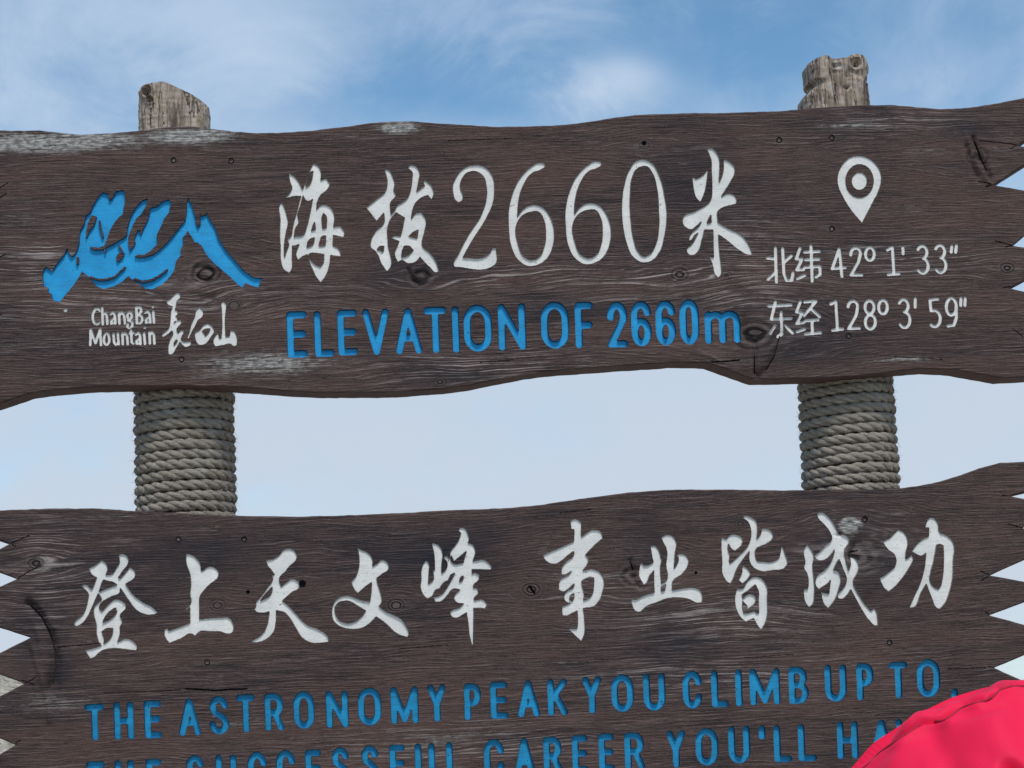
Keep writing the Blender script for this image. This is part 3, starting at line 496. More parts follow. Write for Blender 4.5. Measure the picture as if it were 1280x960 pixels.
class Field:
    def __init__(s, pts, fn, step=.5, blur=1):
        a = np.array(pts); s.x0, s.y0 = a.min(0) - 8; x1, y1 = a.max(0) + 8; s.step = step
        xs = np.arange(s.x0, x1, step); ys = np.arange(s.y0, y1, step)
        X, Y = np.meshgrid(xs, ys); f_ = fn(X, Y)
        # router wobble, then a light blur that rounds the corners
        f_ = f_ + .16 * np.sin(X * .9 + 1.7 * np.sin(Y * .5)) * np.sin(Y * .8 + X * .3) + .14 * np.sin(X * 2.3 + 2 * np.sin(Y * 1.1)) * np.sin(Y * 2.1 + 1.3 * np.sin(X * .7))
        for _ in range(blur):
            f_[1:-1, 1:-1] = (f_[1:-1, 1:-1] * 4 + f_[:-2, 1:-1] + f_[2:, 1:-1] + f_[1:-1, :-2] + f_[1:-1, 2:]) / 8
        s.f = f_; s.x1, s.y1 = xs[-1], ys[-1]
    def at(s, x, y):
        x = np.asarray(x); y = np.asarray(y)
        u = np.clip((x - s.x0) / s.step, 0, s.f.shape[1] - 1.001); v = np.clip((y - s.y0) / s.step, 0, s.f.shape[0] - 1.001)
        i = u.astype(int); j = v.astype(int); a = u - i; b = v - j; f_ = s.f
        r_ = f_[j, i] * (1 - a) * (1 - b) + f_[j, i + 1] * a * (1 - b) + f_[j + 1, i] * (1 - a) * b + f_[j + 1, i + 1] * a * b
        return np.where((x < s.x0) | (x > s.x1) | (y < s.y0) | (y > s.y1), -50., r_)
    def loops(s):
        f_ = s.f; f_ = np.where(f_ == 0, 1e-6, f_); q = f_ > 0
        key = q[:-1, :-1] * 1 + q[:-1, 1:] * 2 + q[1:, 1:] * 4 + q[1:, :-1] * 8
        js, is_ = np.where((key != 0) & (key != 15))
        T = {1: [(3, 0)], 2: [(0, 1)], 3: [(3, 1)], 4: [(1, 2)], 5: [(3, 2), (1, 0)], 6: [(0, 2)], 7: [(3, 2)], 8: [(2, 3)], 9: [(2, 0)], 10: [(0, 3), (2, 1)], 11: [(2, 1)], 12: [(1, 3)], 13: [(1, 0)], 14: [(0, 3)]}
        nxt = {}; pos = {}
        for j, i in zip(js.tolist(), is_.tolist()):
            for a, b in T[int(key[j, i])]:
                ks = []
                for e in (a, b):
                    if e == 0: k, p0, p1 = ('h', j, i), (j, i), (j, i + 1)
                    elif e == 2: k, p0, p1 = ('h', j + 1, i), (j + 1, i), (j + 1, i + 1)
                    elif e == 3: k, p0, p1 = ('v', j, i), (j, i), (j + 1, i)
                    else: k, p0, p1 = ('v', j, i + 1), (j, i + 1), (j + 1, i + 1)
                    if k not in pos:
                        fa, fb = f_[p0], f_[p1]; t = fa / (fa - fb); t = min(max(t, .02), .98)
                        pos[k] = (s.x0 + s.step * (p0[1] + t * (p1[1] - p0[1])), s.y0 + s.step * (p0[0] + t * (p1[0] - p0[0])))
                    ks.append(k)
                nxt[ks[0]] = ks[1]
        out = []
        while nxt:
            k0 = next(iter(nxt)); l = []; k = k0
            while k in nxt: l.append(pos[k]); k = nxt.pop(k)
            if len(l) > 7: out.append(simplify(l, .07))
        return [l for l in out if len(l) > 3 and abs(area(l)) > .6]
def area(l): return .5 * sum(a[0] * b[1] - b[0] * a[1] for a, b in zip(l, l[1:] + l[:1]))
def simplify(l, eps):
    def dp(p):
        if len(p) < 3: return p
        a, b = np.array(p[0]), np.array(p[-1]); q = np.array(p[1:-1]); d = b - a; L = np.hypot(*d)
        dist = np.abs((q[:, 0] - a[0]) * d[1] - (q[:, 1] - a[1]) * d[0]) / L if L > 1e-9 else np.hypot(*(q - a).T)
        k = int(dist.argmax())
        if dist[k] < eps: return [p[0], p[-1]]
        return dp(p[:k + 2])[:-1] + dp(p[k + 1:])
    h = len(l) // 2
    return dp(l[:h + 1])[:-1] + dp(l[h:] + [l[0]])[:-1]
# ------------------------------------------------------------------ the sign
sign = bpy.data.objects.new('wooden_signboard', None); link(sign); sign.matrix_world = SIGN_M
tag(sign, 'dark brown carved wooden elevation sign of two wavy boards on roped posts', 'sign')
TH = .07
def seg_d(x, y, p, q):
    ux, uy = q[0] - p[0], q[1] - p[1]; t = max(0, min(1, ((x - p[0]) * ux + (y - p[1]) * uy) / (ux * ux + uy * uy))); return math.hypot(x - p[0] - t * ux, y - p[1] - t * uy)
# swellings and gouges left where branches grew: (box, [(line, width px, height m)])
GOUGES = {'lower': [((10, 690, 95, 910), [(pl('36 755 50 768 62 795 68 828 65 852 60 860'), 5.5, -.013), (pl('66 790 74 830 70 860'), 6, -.005), (pl('40 772 50 800 54 835 58 862'), 5, .004), (pl('38 800 46 830 55 860 60 880 62 900'), 3.5, .005), (pl('50 648 49 690'), 4, .003), (pl('42 700 38 728'), 4, -.004)]),
     ((770, 690, 815, 745), [(pl('787 700 790 712 792 725 800 735'), 3, -.006), (pl('782 715 776 722'), 3, -.004)]),
     ((1045, 640, 1090, 715), [(pl('1054 652 1062 650 1072 658 1070 664 1060 662'), 3, .004), (pl('1074 662 1072 680 1064 692'), 4, -.008), (pl('1064 676 1056 690'), 4, .004), (pl('1020 680 1036 672 1050 668'), 2, -.005)])],
 'upper': [((905, 385, 1000, 485), [(pl('929 398 932 430 931 470'), 4.5, -.007), (pl('975 418 971 440 961 460 948 470'), 5, -.009), (pl('952 400 951 440 950 465'), 6, .005), (pl('944 428 943 466'), 2.5, -.006), (pl('990 405 984 425'), 5, -.004), (pl('965 400 960 425'), 4, .003)]),
     ((1195, 155, 1250, 250), [(pl('1208 168 1214 190 1224 212 1234 228'), 3, .005), (pl('1217 172 1222 190 1231 205 1238 222'), 3, -.008), (pl('1208 182 1214 205 1222 222'), 2.5, -.005)]),
     ((230, 325, 300, 375), [(pl('244 335 258 333 270 340 268 350 254 352 246 345'), 3, -.005), (pl('254 340 262 345'), 4, .005), (pl('240 362 262 366 285 360'), 4, .003)]),
     ((505, 325, 560, 370), [(pl('511 338 515 350 525 356'), 3, -.008), (pl('520 340 530 338 538 346 530 354 522 350'), 2.5, -.005), (pl('526 346 532 348'), 3, .004)])]}
def relief(which, x, y):
    """surface unevenness of a board front in metres (positive = towards the viewer)"""
    h = .0016 * mnoise.noise(Vector((x / 190., y / 38., 3.)))+ .0008 * mnoise.noise(Vector((x / 60., y / 12., 9.)))
    for kx, ky, kr, ks in KNOTS[which]:
        d = ((x - kx) / (kr * 1.3)) ** 2 + ((y - ky) / kr) ** 2
        if d < 9: h += ks * (.0022 * math.exp(-d * .5) - .0034 * math.exp(-d * 3.5)) * (kr / 12)
    if which == 'lower':
        pass
    for (x0, y0, x1, y1), gl in GOUGES[which]:
        if x0 < x < x1 and y0 < y < y1:
            for l, w, a in gl:
                d = min(seg_d(x, y, p, q) for p, q in zip(l[:-1], l[1:])); h += a * math.exp(-(d / w) ** 2)
    return h
def resample(poly, step, closed=True):
    out = []; q = poly + ([poly[0]] if closed else [])
    for a, b in zip(q[:-1], q[1:]):
        n = max(1, int(round(math.dist(a, b) / step)))
        out += [(a[0] + (b[0] - a[0]) * k / n, a[1] + (b[1] - a[1]) * k / n) for k in range(n)]
    return out
def inset(poly, d):
    s_ = 1 if area(poly) > 0 else -1; out = []; n = len(poly)
    for i in range(n):
        a, b, c_ = poly[i - 1], poly[i], poly[(i + 1) % n]
        n1 = (-(b[1] - a[1]), b[0] - a[0]); n2 = (-(c_[1] - b[1]), c_[0] - b[0])
        l1 = math.hypot(*n1); l2 = math.hypot(*n2); nx = n1[0] / l1 + n2[0] / l2; ny = n1[1] / l1 + n2[1] / l2; L = math.hypot(nx, ny) or 1
        k = min(2.2, 2 / L); out.append((b[0] + s_ * nx / L * d * k / 1.0 * 1., b[1] + s_ * ny / L * d * k))
    return out
GLYPH_NAME = {'letter': 'letter'}
def build_board(which, label):
    fields = []   # (kind, Field, depth m, floor inset px, material)
    for b_, p_, parts in G:
        if b_ != which: continue
        if p_ != 'blue': parts = [(s_, smooth_poly(l)) for s_, l in parts]
        pts = [q for s_, l in parts for q in l]
        def fn(X, Y, parts=parts):
            f_ = np.full(X.shape, -1e9)
            for s_, l in parts:
                d = poly_field(X, Y, l); f_ = np.maximum(f_, d) if s_ > 0 else np.minimum(f_, -d)
            return f_
        big = p_ == 'blue'
        small = (max(q[1] for q in pts) - min(q[1] for q in pts)) < 90
        fields.append((('emblem' if big else 'character'), Field(pts, fn, .5, 0 if big else 1), .006 if big else (.0026 if small else .0034), .4 if small or big else .6, p_, parts))
    for b_, p_, w, lines in S_:
        if b_ != which: continue
        pts = [q for l in lines for q in l]
        fields.append(('letter', Field(pts, lambda X, Y, l=lines, w=w: seg_field(X, Y, l, w), .5 if w > 4 else .4, 1), .0068 if w > 5 else .0022, .7 if w > 5 else .0, p_, None))
    for x, y in SCREWS[which]:
        l = [(x, y), (x + .01, y)]; fields.append(('hole', Field(l, lambda X, Y, l=l: seg_field(X, Y, [l], 7.4), .5, 1), .004, .3, 'wood', None))
    for x, y, r_ in KHOLES[which]:
        l = [(x, y), (x + .01, y)]; fields.append(('hole', Field(l, lambda X, Y, l=l, r_=r_: seg_field(X, Y, [l], 2 * r_), .5, 1), .008, .8, 'wood', None))
    # outline with small irregularities
    out0 = resample(OUT[which], 5.)
    out = []
    for i, (x, y) in enumerate(out0):
        e = .55 if -20 < x < 1262 else .1
        out.append((x, y + e * mnoise.noise(Vector((x / 9., y / 40., 1.))) + e * .8 * mnoise.noise(Vector((x / 33., y / 60., 5.)))))
    inn = inset(out, 1.5)
    for w, l in SLITS[which]:
        ls = [pl(q) for q in l.split(';')]
        fields.append(('slit', Field([q for l in ls for q in l], lambda X, Y, ls=ls, w=w: np.minimum(seg_field(X, Y, ls, w), poly_field(X, Y, inn) - .35), .35, 0), .009, 0., 'wood', None))
    V2 = []; E2 = []
    def addloop(l):
        n0 = len(V2); V2.extend(l); E2.extend([(n0 + k, n0 + (k + 1) % len(l)) for k in range(len(l))])
    addloop(inn); n_out = len(inn)
    want = []
    for f in fields:
        ls = f[1].loops(); want.append(abs(sum(area(l) for l in ls)))
        for l in ls: addloop(l)
    xs = np.arange(-60, 1340, 7.); ys = np.arange(100 if which == 'upper' else 570, 530 if which == 'upper' else 1045, 7.)
    gx, gy = np.meshgrid(xs, ys); gx = gx.ravel() + 1.5 * np.sin(gy.ravel()); gy = gy.ravel() + 1.2 * np.cos(gx * 1.3)
    for (x0, y0, x1, y1), _ in GOUGES[which]:
        ax_, ay_ = np.meshgrid(np.arange(x0, x1, 2.2), np.arange(y0, y1, 2.2)); gx = np.concatenate([gx, ax_.ravel() + .3 * np.sin(ay_.ravel() * 3)]); gy = np.concatenate([gy, ay_.ravel() + .3 * np.cos(ax_.ravel() * 5)])
    d = poly_field(gx, gy, [tuple(q) for q in inn]); ok = d > 2.5
    for f in fields: ok &= np.abs(f[1].at(gx, gy)) > 1.3
    gx, gy = gx[ok], gy[ok]; jr = np.random.default_rng(5); best = None
    for attempt in range(6):      # the triangulator is not exact: check its area and try again with the grid shaken
        jx = gx + jr.uniform(-.25, .25, len(gx)); jy = gy + jr.uniform(-.25, .25, len(gy))
        res = delaunay_2d_cdt([Vector(q) for q in V2 + list(zip(jx.tolist(), jy.tolist()))], E2, [], 0, 1e-5, True)
        v = np.array([tuple(q) for q in res[0]]); tri = np.array([tuple(t) for t in res[2]])
        a_, b_, c_ = v[tri[:, 0]], v[tri[:, 1]], v[tri[:, 2]]
        ar = .5 * np.abs((b_[:, 0] - a_[:, 0]) * (c_[:, 1] - a_[:, 1]) - (b_[:, 1] - a_[:, 1]) * (c_[:, 0] - a_[:, 0]))
        cx, cy = v[tri].mean(1).T; err = 0
        for f, w_ in zip(fields, want):
            if f[4] != 'wood': err += max(0, abs(ar[f[1].at(cx, cy) > 0].sum() - w_) - .02 * w_ - 3)
        print('cdt', which, attempt, len(tri), 'area error', round(err, 1))
        if best is None or err < best[0]: best = (err, res)
        if err < 40: break
    res = best[1]
    v = np.array([tuple(q) for q in res[0]]); tri = np.array([tuple(t) for t in res[2]])
    cx, cy = v[tri].mean(1).T
    inside = poly_field(cx, cy, [tuple(q) for q in inn]) > 0
    region = np.where(inside, 0, -1)
    for k, f in enumerate(fields):
        region[inside & (f[1].at(cx, cy) > 0)] = k + 1
    H = np.array([relief(which, x, y) for x, y in v])
    P3 = [P(x, y, 0) for x, y in v]
    front = [Vector((p.x, -h, p.z)) for p, h in zip(P3, H)]
    def orient(t):  # towards -Y
        a, b, c_ = front[t[0]], front[t[1]], front[t[2]]
        return tuple(t) if (b - a).cross(c_ - a).y < 0 else (t[0], t[2], t[1])
    # ---- board mesh: front, grooves, chamfer, sides, back
    bv = list(front); bf = []; fm = []
    for t in tri[region == 0]: bf.append(orient(t)); fm.append(0)
    def recess(k, verts, faces, fmats, mi_floor, mi_wall, local=False):
        kind, fl, depth, ins, p_, _ = fields[k - 1]; T_ = tri[region == k]
        if len(T_) == 0: return
        cnt = {}
        for t in T_:
            t = orient(t)
            for a, b in ((t[0], t[1]), (t[1], t[2]), (t[2], t[0])): cnt[(a, b)] = 1
        bd = [(a, b) for (a, b) in cnt if (b, a) not in cnt]; bset = {q for e in bd for q in e}
        fi = {}; ti = {}
        def top(q):
            if not local: return q
            if q not in ti: ti[q] = len(verts); verts.append(front[q])
            return ti[q]
        for q in sorted({int(i) for t in T_ for i in t}):
            x, y = v[q]
            if q in bset and ins > 0:
                e = .6; g = np.array([fl.at(x + e, y) - fl.at(x - e, y), fl.at(x, y + e) - fl.at(x, y - e)], float).ravel() / (2 * e); L = np.hypot(*g)
                if L > .15:
                    g /= L; st = ins
                    while st > .15 and fl.at(x + g[0] * st, y + g[1] * st) < st * .55: st *= .6
                    x, y = x + g[0] * st, y + g[1] * st
            p = P(x, y, 0); fi[q] = len(verts); verts.append(Vector((p.x, depth - H[q] * .5, p.z)))
        for t in T_:
            t = orient(t); faces.append(tuple(fi[int(q)] for q in t)); fmats.append(mi_floor)
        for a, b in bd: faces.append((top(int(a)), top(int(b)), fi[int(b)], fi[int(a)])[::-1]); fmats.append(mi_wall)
    for k, f in enumerate(fields, 1):
        if f[4] == 'wood': recess(k, bv, bf, fm, 2, 2)
    # outline ring: front inner loop are input vertices 0..n_out-1
    omap = {}
    for i, ov in enumerate(res[3]):
        for q in ov:
            if q < n_out: omap[q] = i
    base = len(bv); ch = .0028
    for i, (x, y) in enumerate(out):
        p = P(x, y, 0); h = relief(which, x, y)
        bv.append(Vector((p.x, ch - h, p.z)))
    for i, (x, y) in enumerate(out): p = P(x, y, 0); bv.append(Vector((p.x, TH, p.z)))
    n = len(out); cyc = area(out)
    for i in range(n):
        j = (i + 1) % n
        if i in omap and j in omap:
            bf.append((omap[i], omap[j], base + j, base + i)); fm.append(0)
        bf.append((base + i, base + j, base + n + j, base + n + i)); fm.append(1)
    r2 = delaunay_2d_cdt([Vector(q) for q in out], [(k, (k + 1) % n) for k in range(n)], [], 0, 1e-4, True)
    bk = []; vv = [tuple(q) for q in r2[0]]; cc = np.array([np.mean([vv[i] for i in t], 0) for t in r2[2]])
    keep = poly_field(cc[:, 0], cc[:, 1], out) > 0
    orig = {i: (o_[0] if o_ else None) for i, o_ in enumerate(r2[3])}
    for t, kp in zip(r2[2], keep):
        if kp and all(orig[i] is not None for i in t): bf.append(tuple(base + n + orig[i] for i in t)); fm.append(1)
    used = sorted({i for f in bf for i in f}); rm = {q: i for i, q in enumerate(used)}
    board = mesh_obj('board', [bv[q] for q in used], [[rm[i] for i in f] for f in bf], [M['wood_' + which], M['wood_edge'], M['crack']], sign, fm)
    bm = bmesh.new(); bm.from_mesh(board.data); bmesh.ops.recalc_face_normals(bm, faces=bm.faces); bm.to_mesh(board.data); bm.free()
    # smooth front shading, crisp edges
    me = board.data
    me.polygons.foreach_set('use_smooth', [True] * len(me.polygons)); me.set_sharp_from_angle(angle=R(28))
    tag(board, label)
    # ---- carved glyphs as parts of the board
    for k, f in enumerate(fields, 1):
        if f[4] == 'wood': continue
        vs = []; fs = []; mm = []
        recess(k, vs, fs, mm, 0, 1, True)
        if not fs: continue
        nm = f[0]
        if nm == 'character' and f[5] is not None:
            xs_ = [q[0] for s_, l in f[5] for q in l]; ys_ = [q[1] for s_, l in f[5] for q in l]
            if which == 'upper' and min(ys_) < 260 and 560 < min(xs_) < 840 and max(xs_) < 840: nm = 'numeral'
            if which == 'upper' and 1040 < min(xs_) < 1060: nm = 'location_pin'
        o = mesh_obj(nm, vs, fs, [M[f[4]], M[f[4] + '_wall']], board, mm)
        o.data.polygons.foreach_set('use_smooth', [True] * len(o.data.polygons)); o.data.set_sharp_from_angle(angle=R(25))
    # ---- screw heads sunk in their holes
    for x, y in SCREWS[which]:
        c_ = P(x, y, 0); r_ = .0042; vs = []; fs = []; N_ = 14
        for rr, yy in ((r_, .004), (r_, .0022), (r_ * .8, .0014)):
            for a in range(N_): vs.append((c_.x + rr * math.cos(a * 2 * math.pi / N_), yy, c_.z + rr * math.sin(a * 2 * math.pi / N_)))
        for q in range(2):
            for a in range(N_): fs.append((q * N_ + a, q * N_ + (a + 1) % N_, (q + 1) * N_ + (a + 1) % N_, (q + 1) * N_ + a))
        # cross slot: sunk quads
        vs.append((c_.x, .0024, c_.z)); ctr = len(vs) - 1
        for a in range(N_): fs.append((2 * N_ + a, 2 * N_ + (a + 1) % N_, ctr))
        mesh_obj('screw', vs, fs, M['screw'], board)
    return board
upper = build_board('upper', 'upper board with white calligraphy, numerals and blue mountain emblem')
lower = build_board('lower', 'lower board with white calligraphy above blue capitals')

# ------------------------------------------------------------------ posts
def interp(tab, q): return float(np.interp(q, [a for a, b in tab], [b for a, b in tab]))
PY = TH + .075
def px2(x, y): return P(x, y, PY)
def pxf(x, y): return P(x, y, TH + .012)
def make_post(label, left, right, topf, knots, crack, seed, expo):
    """left/right: px x of the silhouette against px y; topf: px y of the top against px x"""
    N_, L = 120, 150
    ybot = None; vs = []; fs = []
    z0 = -.05; ytop = min(b for a, b in topf)
    ys = np.concatenate([np.linspace(ytop, 170, 60), np.linspace(172, 1900, 40)])
    for k, y in enumerate(ys):
        xl, xr = interp(left, y), interp(right, y); a = (xr - xl) / 2; cx = (xl + xr) / 2
        for i in range(N_):
            th = 2 * math.pi * i / N_; c_, s_ = math.cos(th), math.sin(th)
            u = math.copysign(abs(c_) ** expo, c_); w_ = math.copysign(abs(s_) ** expo, s_)
            x = cx + u * a
            yy = max(y, interp(topf, x))
            pm = px2(x, yy); pf = pxf(x, yy); k_ = min(1, max(0, (yy - 170) / 100)); p = Vector((pm.x, 0, pf.z + (pm.z - pf.z) * k_)); dep = w_ * (.066 - .008 * k_)
            nz = .0013 * mnoise.noise(Vector((x / 5., w_ * 9, yy / 40. + seed))) + .0016 * mnoise.noise(Vector((x / 2., w_ * 20, yy / 16. + seed)))
            if yy < 170: nz += .0018 * mnoise.noise(Vector((x / 4, w_ * 4, yy / 4 + seed)))
            q = Vector((p.x, PY + dep, p.z)); nrm = Vector((c_, s_, 0)); q += nrm * nz
            if s_ < 0:
                for kx, ky, kr, kd in knots:
                    d = math.hypot(x - kx, yy - ky) / kr
                    if d < 2.5: q.y += kd * (math.exp(-d * d * 2) - .5 * math.exp(-((d - 1.2) / .35) ** 2))
                if crack and crack[1] < yy < 150:
                    q.y += .010 * math.exp(-((x - crack[0] - (yy - 90) * .08) / 1.1) ** 2)
            vs.append(q)
        if y > 1800: break
    nl = len(vs) // N_
    for k in range(nl - 1):
        for i in range(N_): fs.append((k * N_ + i, k * N_ + (i + 1) % N_, (k + 1) * N_ + (i + 1) % N_, (k + 1) * N_ + i))
    # uneven top: concentric rings drawn in to the middle
    ring = list(range(N_)); ctr = sum((vs[i] for i in ring), Vector()) / N_
    for f in (.82, .6, .35, .12):
        new = []
        for i in range(N_):
            p = vs[i]; q = ctr.lerp(p, f)
            q.z += .004 * mnoise.noise(q * 60) * (1 - f)
            new.append(len(vs)); vs.append(q)
        for i in range(N_): fs.append((ring[i], new[i], new[(i + 1) % N_], ring[(i + 1) % N_]))
        ring = new
    fs.append(ring)
    o = mesh_obj('post', vs, fs, M['post'], sign, smooth=True)
    o.data.set_sharp_from_angle(angle=R(38)); tag(o, label)
    bm = bmesh.new(); bm.from_mesh(o.data); bmesh.ops.recalc_face_normals(bm, faces=bm.faces); bm.to_mesh(o.data); bm.free()
    return o
make_post('post with a smooth slanted top and a round knot', [(100, 176), (106, 174.5), (165, 174.5), (260, 184), (500, 193), (1900, 242)], [(100, 261.5), (165, 262), (260, 263), (500, 270), (1900, 319)],
          [(170, 110), (174, 109.5), (178, 107), (190, 103.5), (208, 102), (237.5, 115.6), (263, 129), (270, 130)], [(187, 114, 6, .018), (191, 125, 4, .008), (176, 115, 3, .01)], None, 2., .55)
make_post('post with a rotten, broken top', [(67, 1005.5), (75, 1005), (97, 1006.5), (99, 1012), (104, 1012), (109, 1006), (116, 999.5), (136, 999.5), (260, 1008), (500, 1018), (1900, 1066)],
          [(67, 1079), (81, 1080.5), (94, 1079), (124, 1083), (136, 1083.5), (260, 1088), (500, 1097), (1900, 1146)],
          [(998, 77), (1003, 75), (1014, 71), (1025, 68.5), (1030, 73.5), (1037, 74.5), (1042, 73), (1049, 72.5), (1055, 69), (1061, 67), (1072, 69), (1077, 73), (1080, 80), (1084, 84)],
          [(1060, 80, 7, .012), (1034, 83, 4, .008), (1007, 81, 3, .006), (1077, 97, 4, .006)], (1048, 86), 7., .6)

# ------------------------------------------------------------------ rope wound round the posts: three twisted strands each
def make_rope(label, cxf, y0, y1, rad_px, seed, slope, mi):
    """cxf: px x of the post axis against px y"""
    grp = bpy.data.objects.new('rope', None); link(grp, sign); tag(grp, label)
    top = px2(interp(cxf, y0), y0); bot = px2(interp(cxf, y1), y1)
    S = (px2(641, 560) - px2(640, 560)).length
    r_rope = 6.0 * S; Rr = rad_px * S - r_rope; pitch = 12.5 * S
    turns = (top.z - bot.z) / pitch; n_per = 150; n_ = int(turns * n_per)
    up = (top - bot).normalized(); ex = Vector((1, 0, 0)); ex = (ex - up * ex.dot(up)).normalized(); ey = up.cross(ex)
    gx = mnoise.noise
    def centre(t):                       # t in turns
        a = 2 * math.pi * t
        wob = .0026 * gx(Vector((t * 1.9, seed, 0))) ; rr = Rr + .0036 * gx(Vector((t * 2.7, seed, 5)))
        # a: 0 at +x, descending; tilt of each wrap
        return bot.lerp(top, 1 - t / turns) + ex * (rr * math.cos(a)) + ey * (rr * math.sin(a)) + up * (wob + slope * math.cos(a) * S), ex * math.cos(a) + ey * math.sin(a)
    strand_r = r_rope * .60; off = r_rope * .50; twist = 2 * math.pi / (46 * S)   # radians per metre
    cs = [centre(i / n_per) for i in range(n_ + 1)]
    for s_ in range(3):
        vs = []; uv = []; fs = []; K = 9; dist = 0
        cen = []
        for i, (c_, out_) in enumerate(cs):
            if i: dist += (c_ - cs[i - 1][0]).length
            tan = (cs[min(i + 1, n_)][0] - cs[max(i - 1, 0)][0]).normalized(); b_ = tan.cross(out_).normalized()
            a = dist * twist + s_ * 2 * math.pi / 3 + .5 * gx(Vector((dist * 6, seed, 2)))
            cen.append((c_ + (out_ * math.cos(a) + b_ * math.sin(a)) * off, dist))
        for i, (c_, d_) in enumerate(cen):
            tan = (cen[min(i + 1, n_)][0] - cen[max(i - 1, 0)][0]).normalized(); o1 = cs[i][1]; o1 = (o1 - tan * o1.dot(tan)).normalized(); o2 = tan.cross(o1)
            rr = strand_r * (1 + .22 * gx(Vector((d_ * 40, s_ * 7, seed))))
            for k in range(K):
                th = 2 * math.pi * k / K; r2 = rr * (1 + .12 * gx(Vector((d_ * 160, k * 1.3, seed + s_))) + .16 * gx(Vector((d_ * 420, k * 2.1, seed + s_))))
                vs.append(c_ + (o1 * math.cos(th) + o2 * math.sin(th)) * r2); uv.append((d_ * 6, k / K + d_ * 9))
        for i in range(n_):
            for k in range(K): fs.append((i * K + k, i * K + (k + 1) % K, (i + 1) * K + (k + 1) % K, (i + 1) * K + k))
        fs.append(list(range(K))[::-1]); fs.append([n_ * K + k for k in range(K)])
        mesh_obj('rope_strand', vs, fs, M['rope'][mi], grp, smooth=True, uv=uv)
    # loose fibres
    vs = []; fs = []; rnd = random.Random(seed)
    for _ in range(2600):
        i = rnd.randrange(2, n_ - 2); c_, out_ = cs[i]; tan = (cs[i + 1][0] - c_).normalized(); b_ = tan.cross(out_)
        a = rnd.uniform(-1.9, 1.9); n3 = out_ * math.cos(a) + b_ * math.sin(a)
        p = c_ + n3 * r_rope * .9; dr = (n3 * rnd.uniform(.2, 1.) + tan * rnd.uniform(-1, 1) + up * rnd.uniform(-.8, .5)).normalized(); ln = rnd.uniform(.004, .015)
        w_ = dr.cross(Vector((0, 1, 0))).normalized() * .00042; w3 = dr.cross(w_).normalized() * .00042; bend = Vector((0, 0, -1)) * ln * rnd.uniform(0, .5)
        n0 = len(vs)
        for q, f in ((p, 1.), (p + dr * ln * .5 + bend * .3, .7), (p + dr * ln + bend, .25)):
            vs += [q + w_ * f, q - w_ * f * .5 + w3 * f, q - w_ * f * .5 - w3 * f]
        for q in range(2):
            for k in range(3): fs.append((n0 + q * 3 + k, n0 + q * 3 + (k + 1) % 3, n0 + q * 3 + 3 + (k + 1) % 3, n0 + q * 3 + 3 + k))
    tag(mesh_obj('rope_fibres', vs, fs, M['rope'][mi], grp), kind='stuff')
make_rope('hemp rope wound round the post under the emblem', [(470, 229.5), (650, 232), (1100, 250)], 478, 700, 61.4, 1.3, 3.0, 0)
make_rope('hemp rope wound round the post under the coordinates', [(450, 1055), (540, 1060), (620, 1065), (1100, 1085)], 460, 680, 60.8, 4.7, 5.0, 1)
# ------------------------------------------------------------------ person in a pink-red hooded jacket, back turned, facing the sign
person = bpy.data.objects.new('person', None); link(person)
dH = raydir(1297, 1143); dH = dH / dH.length; HC = CAM + dH * (1.45 / (dH.y)) * 1.0
person.location = (HC.x, HC.y, 0); HC_l = Vector((0, 0, HC.z))
tag(person, 'person with a pink-red hood pulled up, back turned, in front of the lower board', 'person')
AX = Vector((.165, .156, .167))
inv = Vector((1 / AX.x, 1 / AX.y, 1 / AX.z))
def on_hood(px, py):
    d = raydir(px, py); o = CAM - HC
    a_ = Vector((d.x * inv.x, d.y * inv.y, d.z * inv.z)); b_ = Vector((o.x * inv.x, o.y * inv.y, o.z * inv.z))
    A, B, C_ = a_.dot(a_), a_.dot(b_), b_.dot(b_) - 1
    D = B * B - A * C_
    t = (-B - math.sqrt(D)) / A if D > 0 else -B / A
    q = o + d * t; 
    if D <= 0:
        s_ = math.sqrt((q.x * inv.x) ** 2 + (q.y * inv.y) ** 2 + (q.z * inv.z) ** 2); q = q / s_
    return q
def curve(pts, n=10): return np.array([tuple(on_hood(x, y)) for x, y in resample(pl(pts), n, False)] + [tuple(on_hood(*pl(pts)[-1]))])
def cdist(q, C_):
    return np.sqrt(((q[:, None, :] - C_[None]) ** 2).sum(2)).min(1)
NA, NP = 640, 300
th = np.linspace(0, 2 * np.pi, NA, endpoint=False); ph = np.linspace(.0, 2.45, NP)
TH_, PH_ = np.meshgrid(th, ph); D = np.stack([np.sin(PH_) * np.cos(TH_), np.sin(PH_) * np.sin(TH_), np.cos(PH_)], -1).reshape(-1, 3)
Q = D * np.array(AX)
# below the cheeks the hood runs down into a collar
off = np.zeros(len(D))
for i, d in enumerate(D):
    v3 = Vector(d)
    off[i] = .0040 * mnoise.noise(v3 * 2.6 + Vector((2, 5, 1))) + .0028 * mnoise.noise(Vector((d[0] * 7, d[1] * 3, d[2] * 4 + 4))) 
frontm = D[:, 1] < .25
idx = np.where(frontm & (D[:, 2] > -.1))[0]; q = Q[idx]
def fold(pts, w, amp):
    global off
    d = cdist(q, curve(pts, 6.)); off[idx] += amp * np.exp(-(d / w) ** 2)
fold('1095 915 1120 895 1150 872 1185 852', .030, -.0115); fold('1150 899 1158 897', .010, .0050); fold('1163 915 1180 945 1190 975', .012, -.0060); fold('1140 915 1120 950', .014, .003)
fold('1215 893 1232 890 1245 880', .008, -.0028); fold('1190 905 1215 903 1240 900', .010, .0022); fold('1248 868 1258 900 1268 950', .014, .0050)
fold('1278 870 1286 930 1296 980', .018, -.011); fold('1262 956 1266 957', .006, -.011); fold('1085 975 1110 945', .010, -.002); fold('1200 930 1235 945', .012, -.0025)
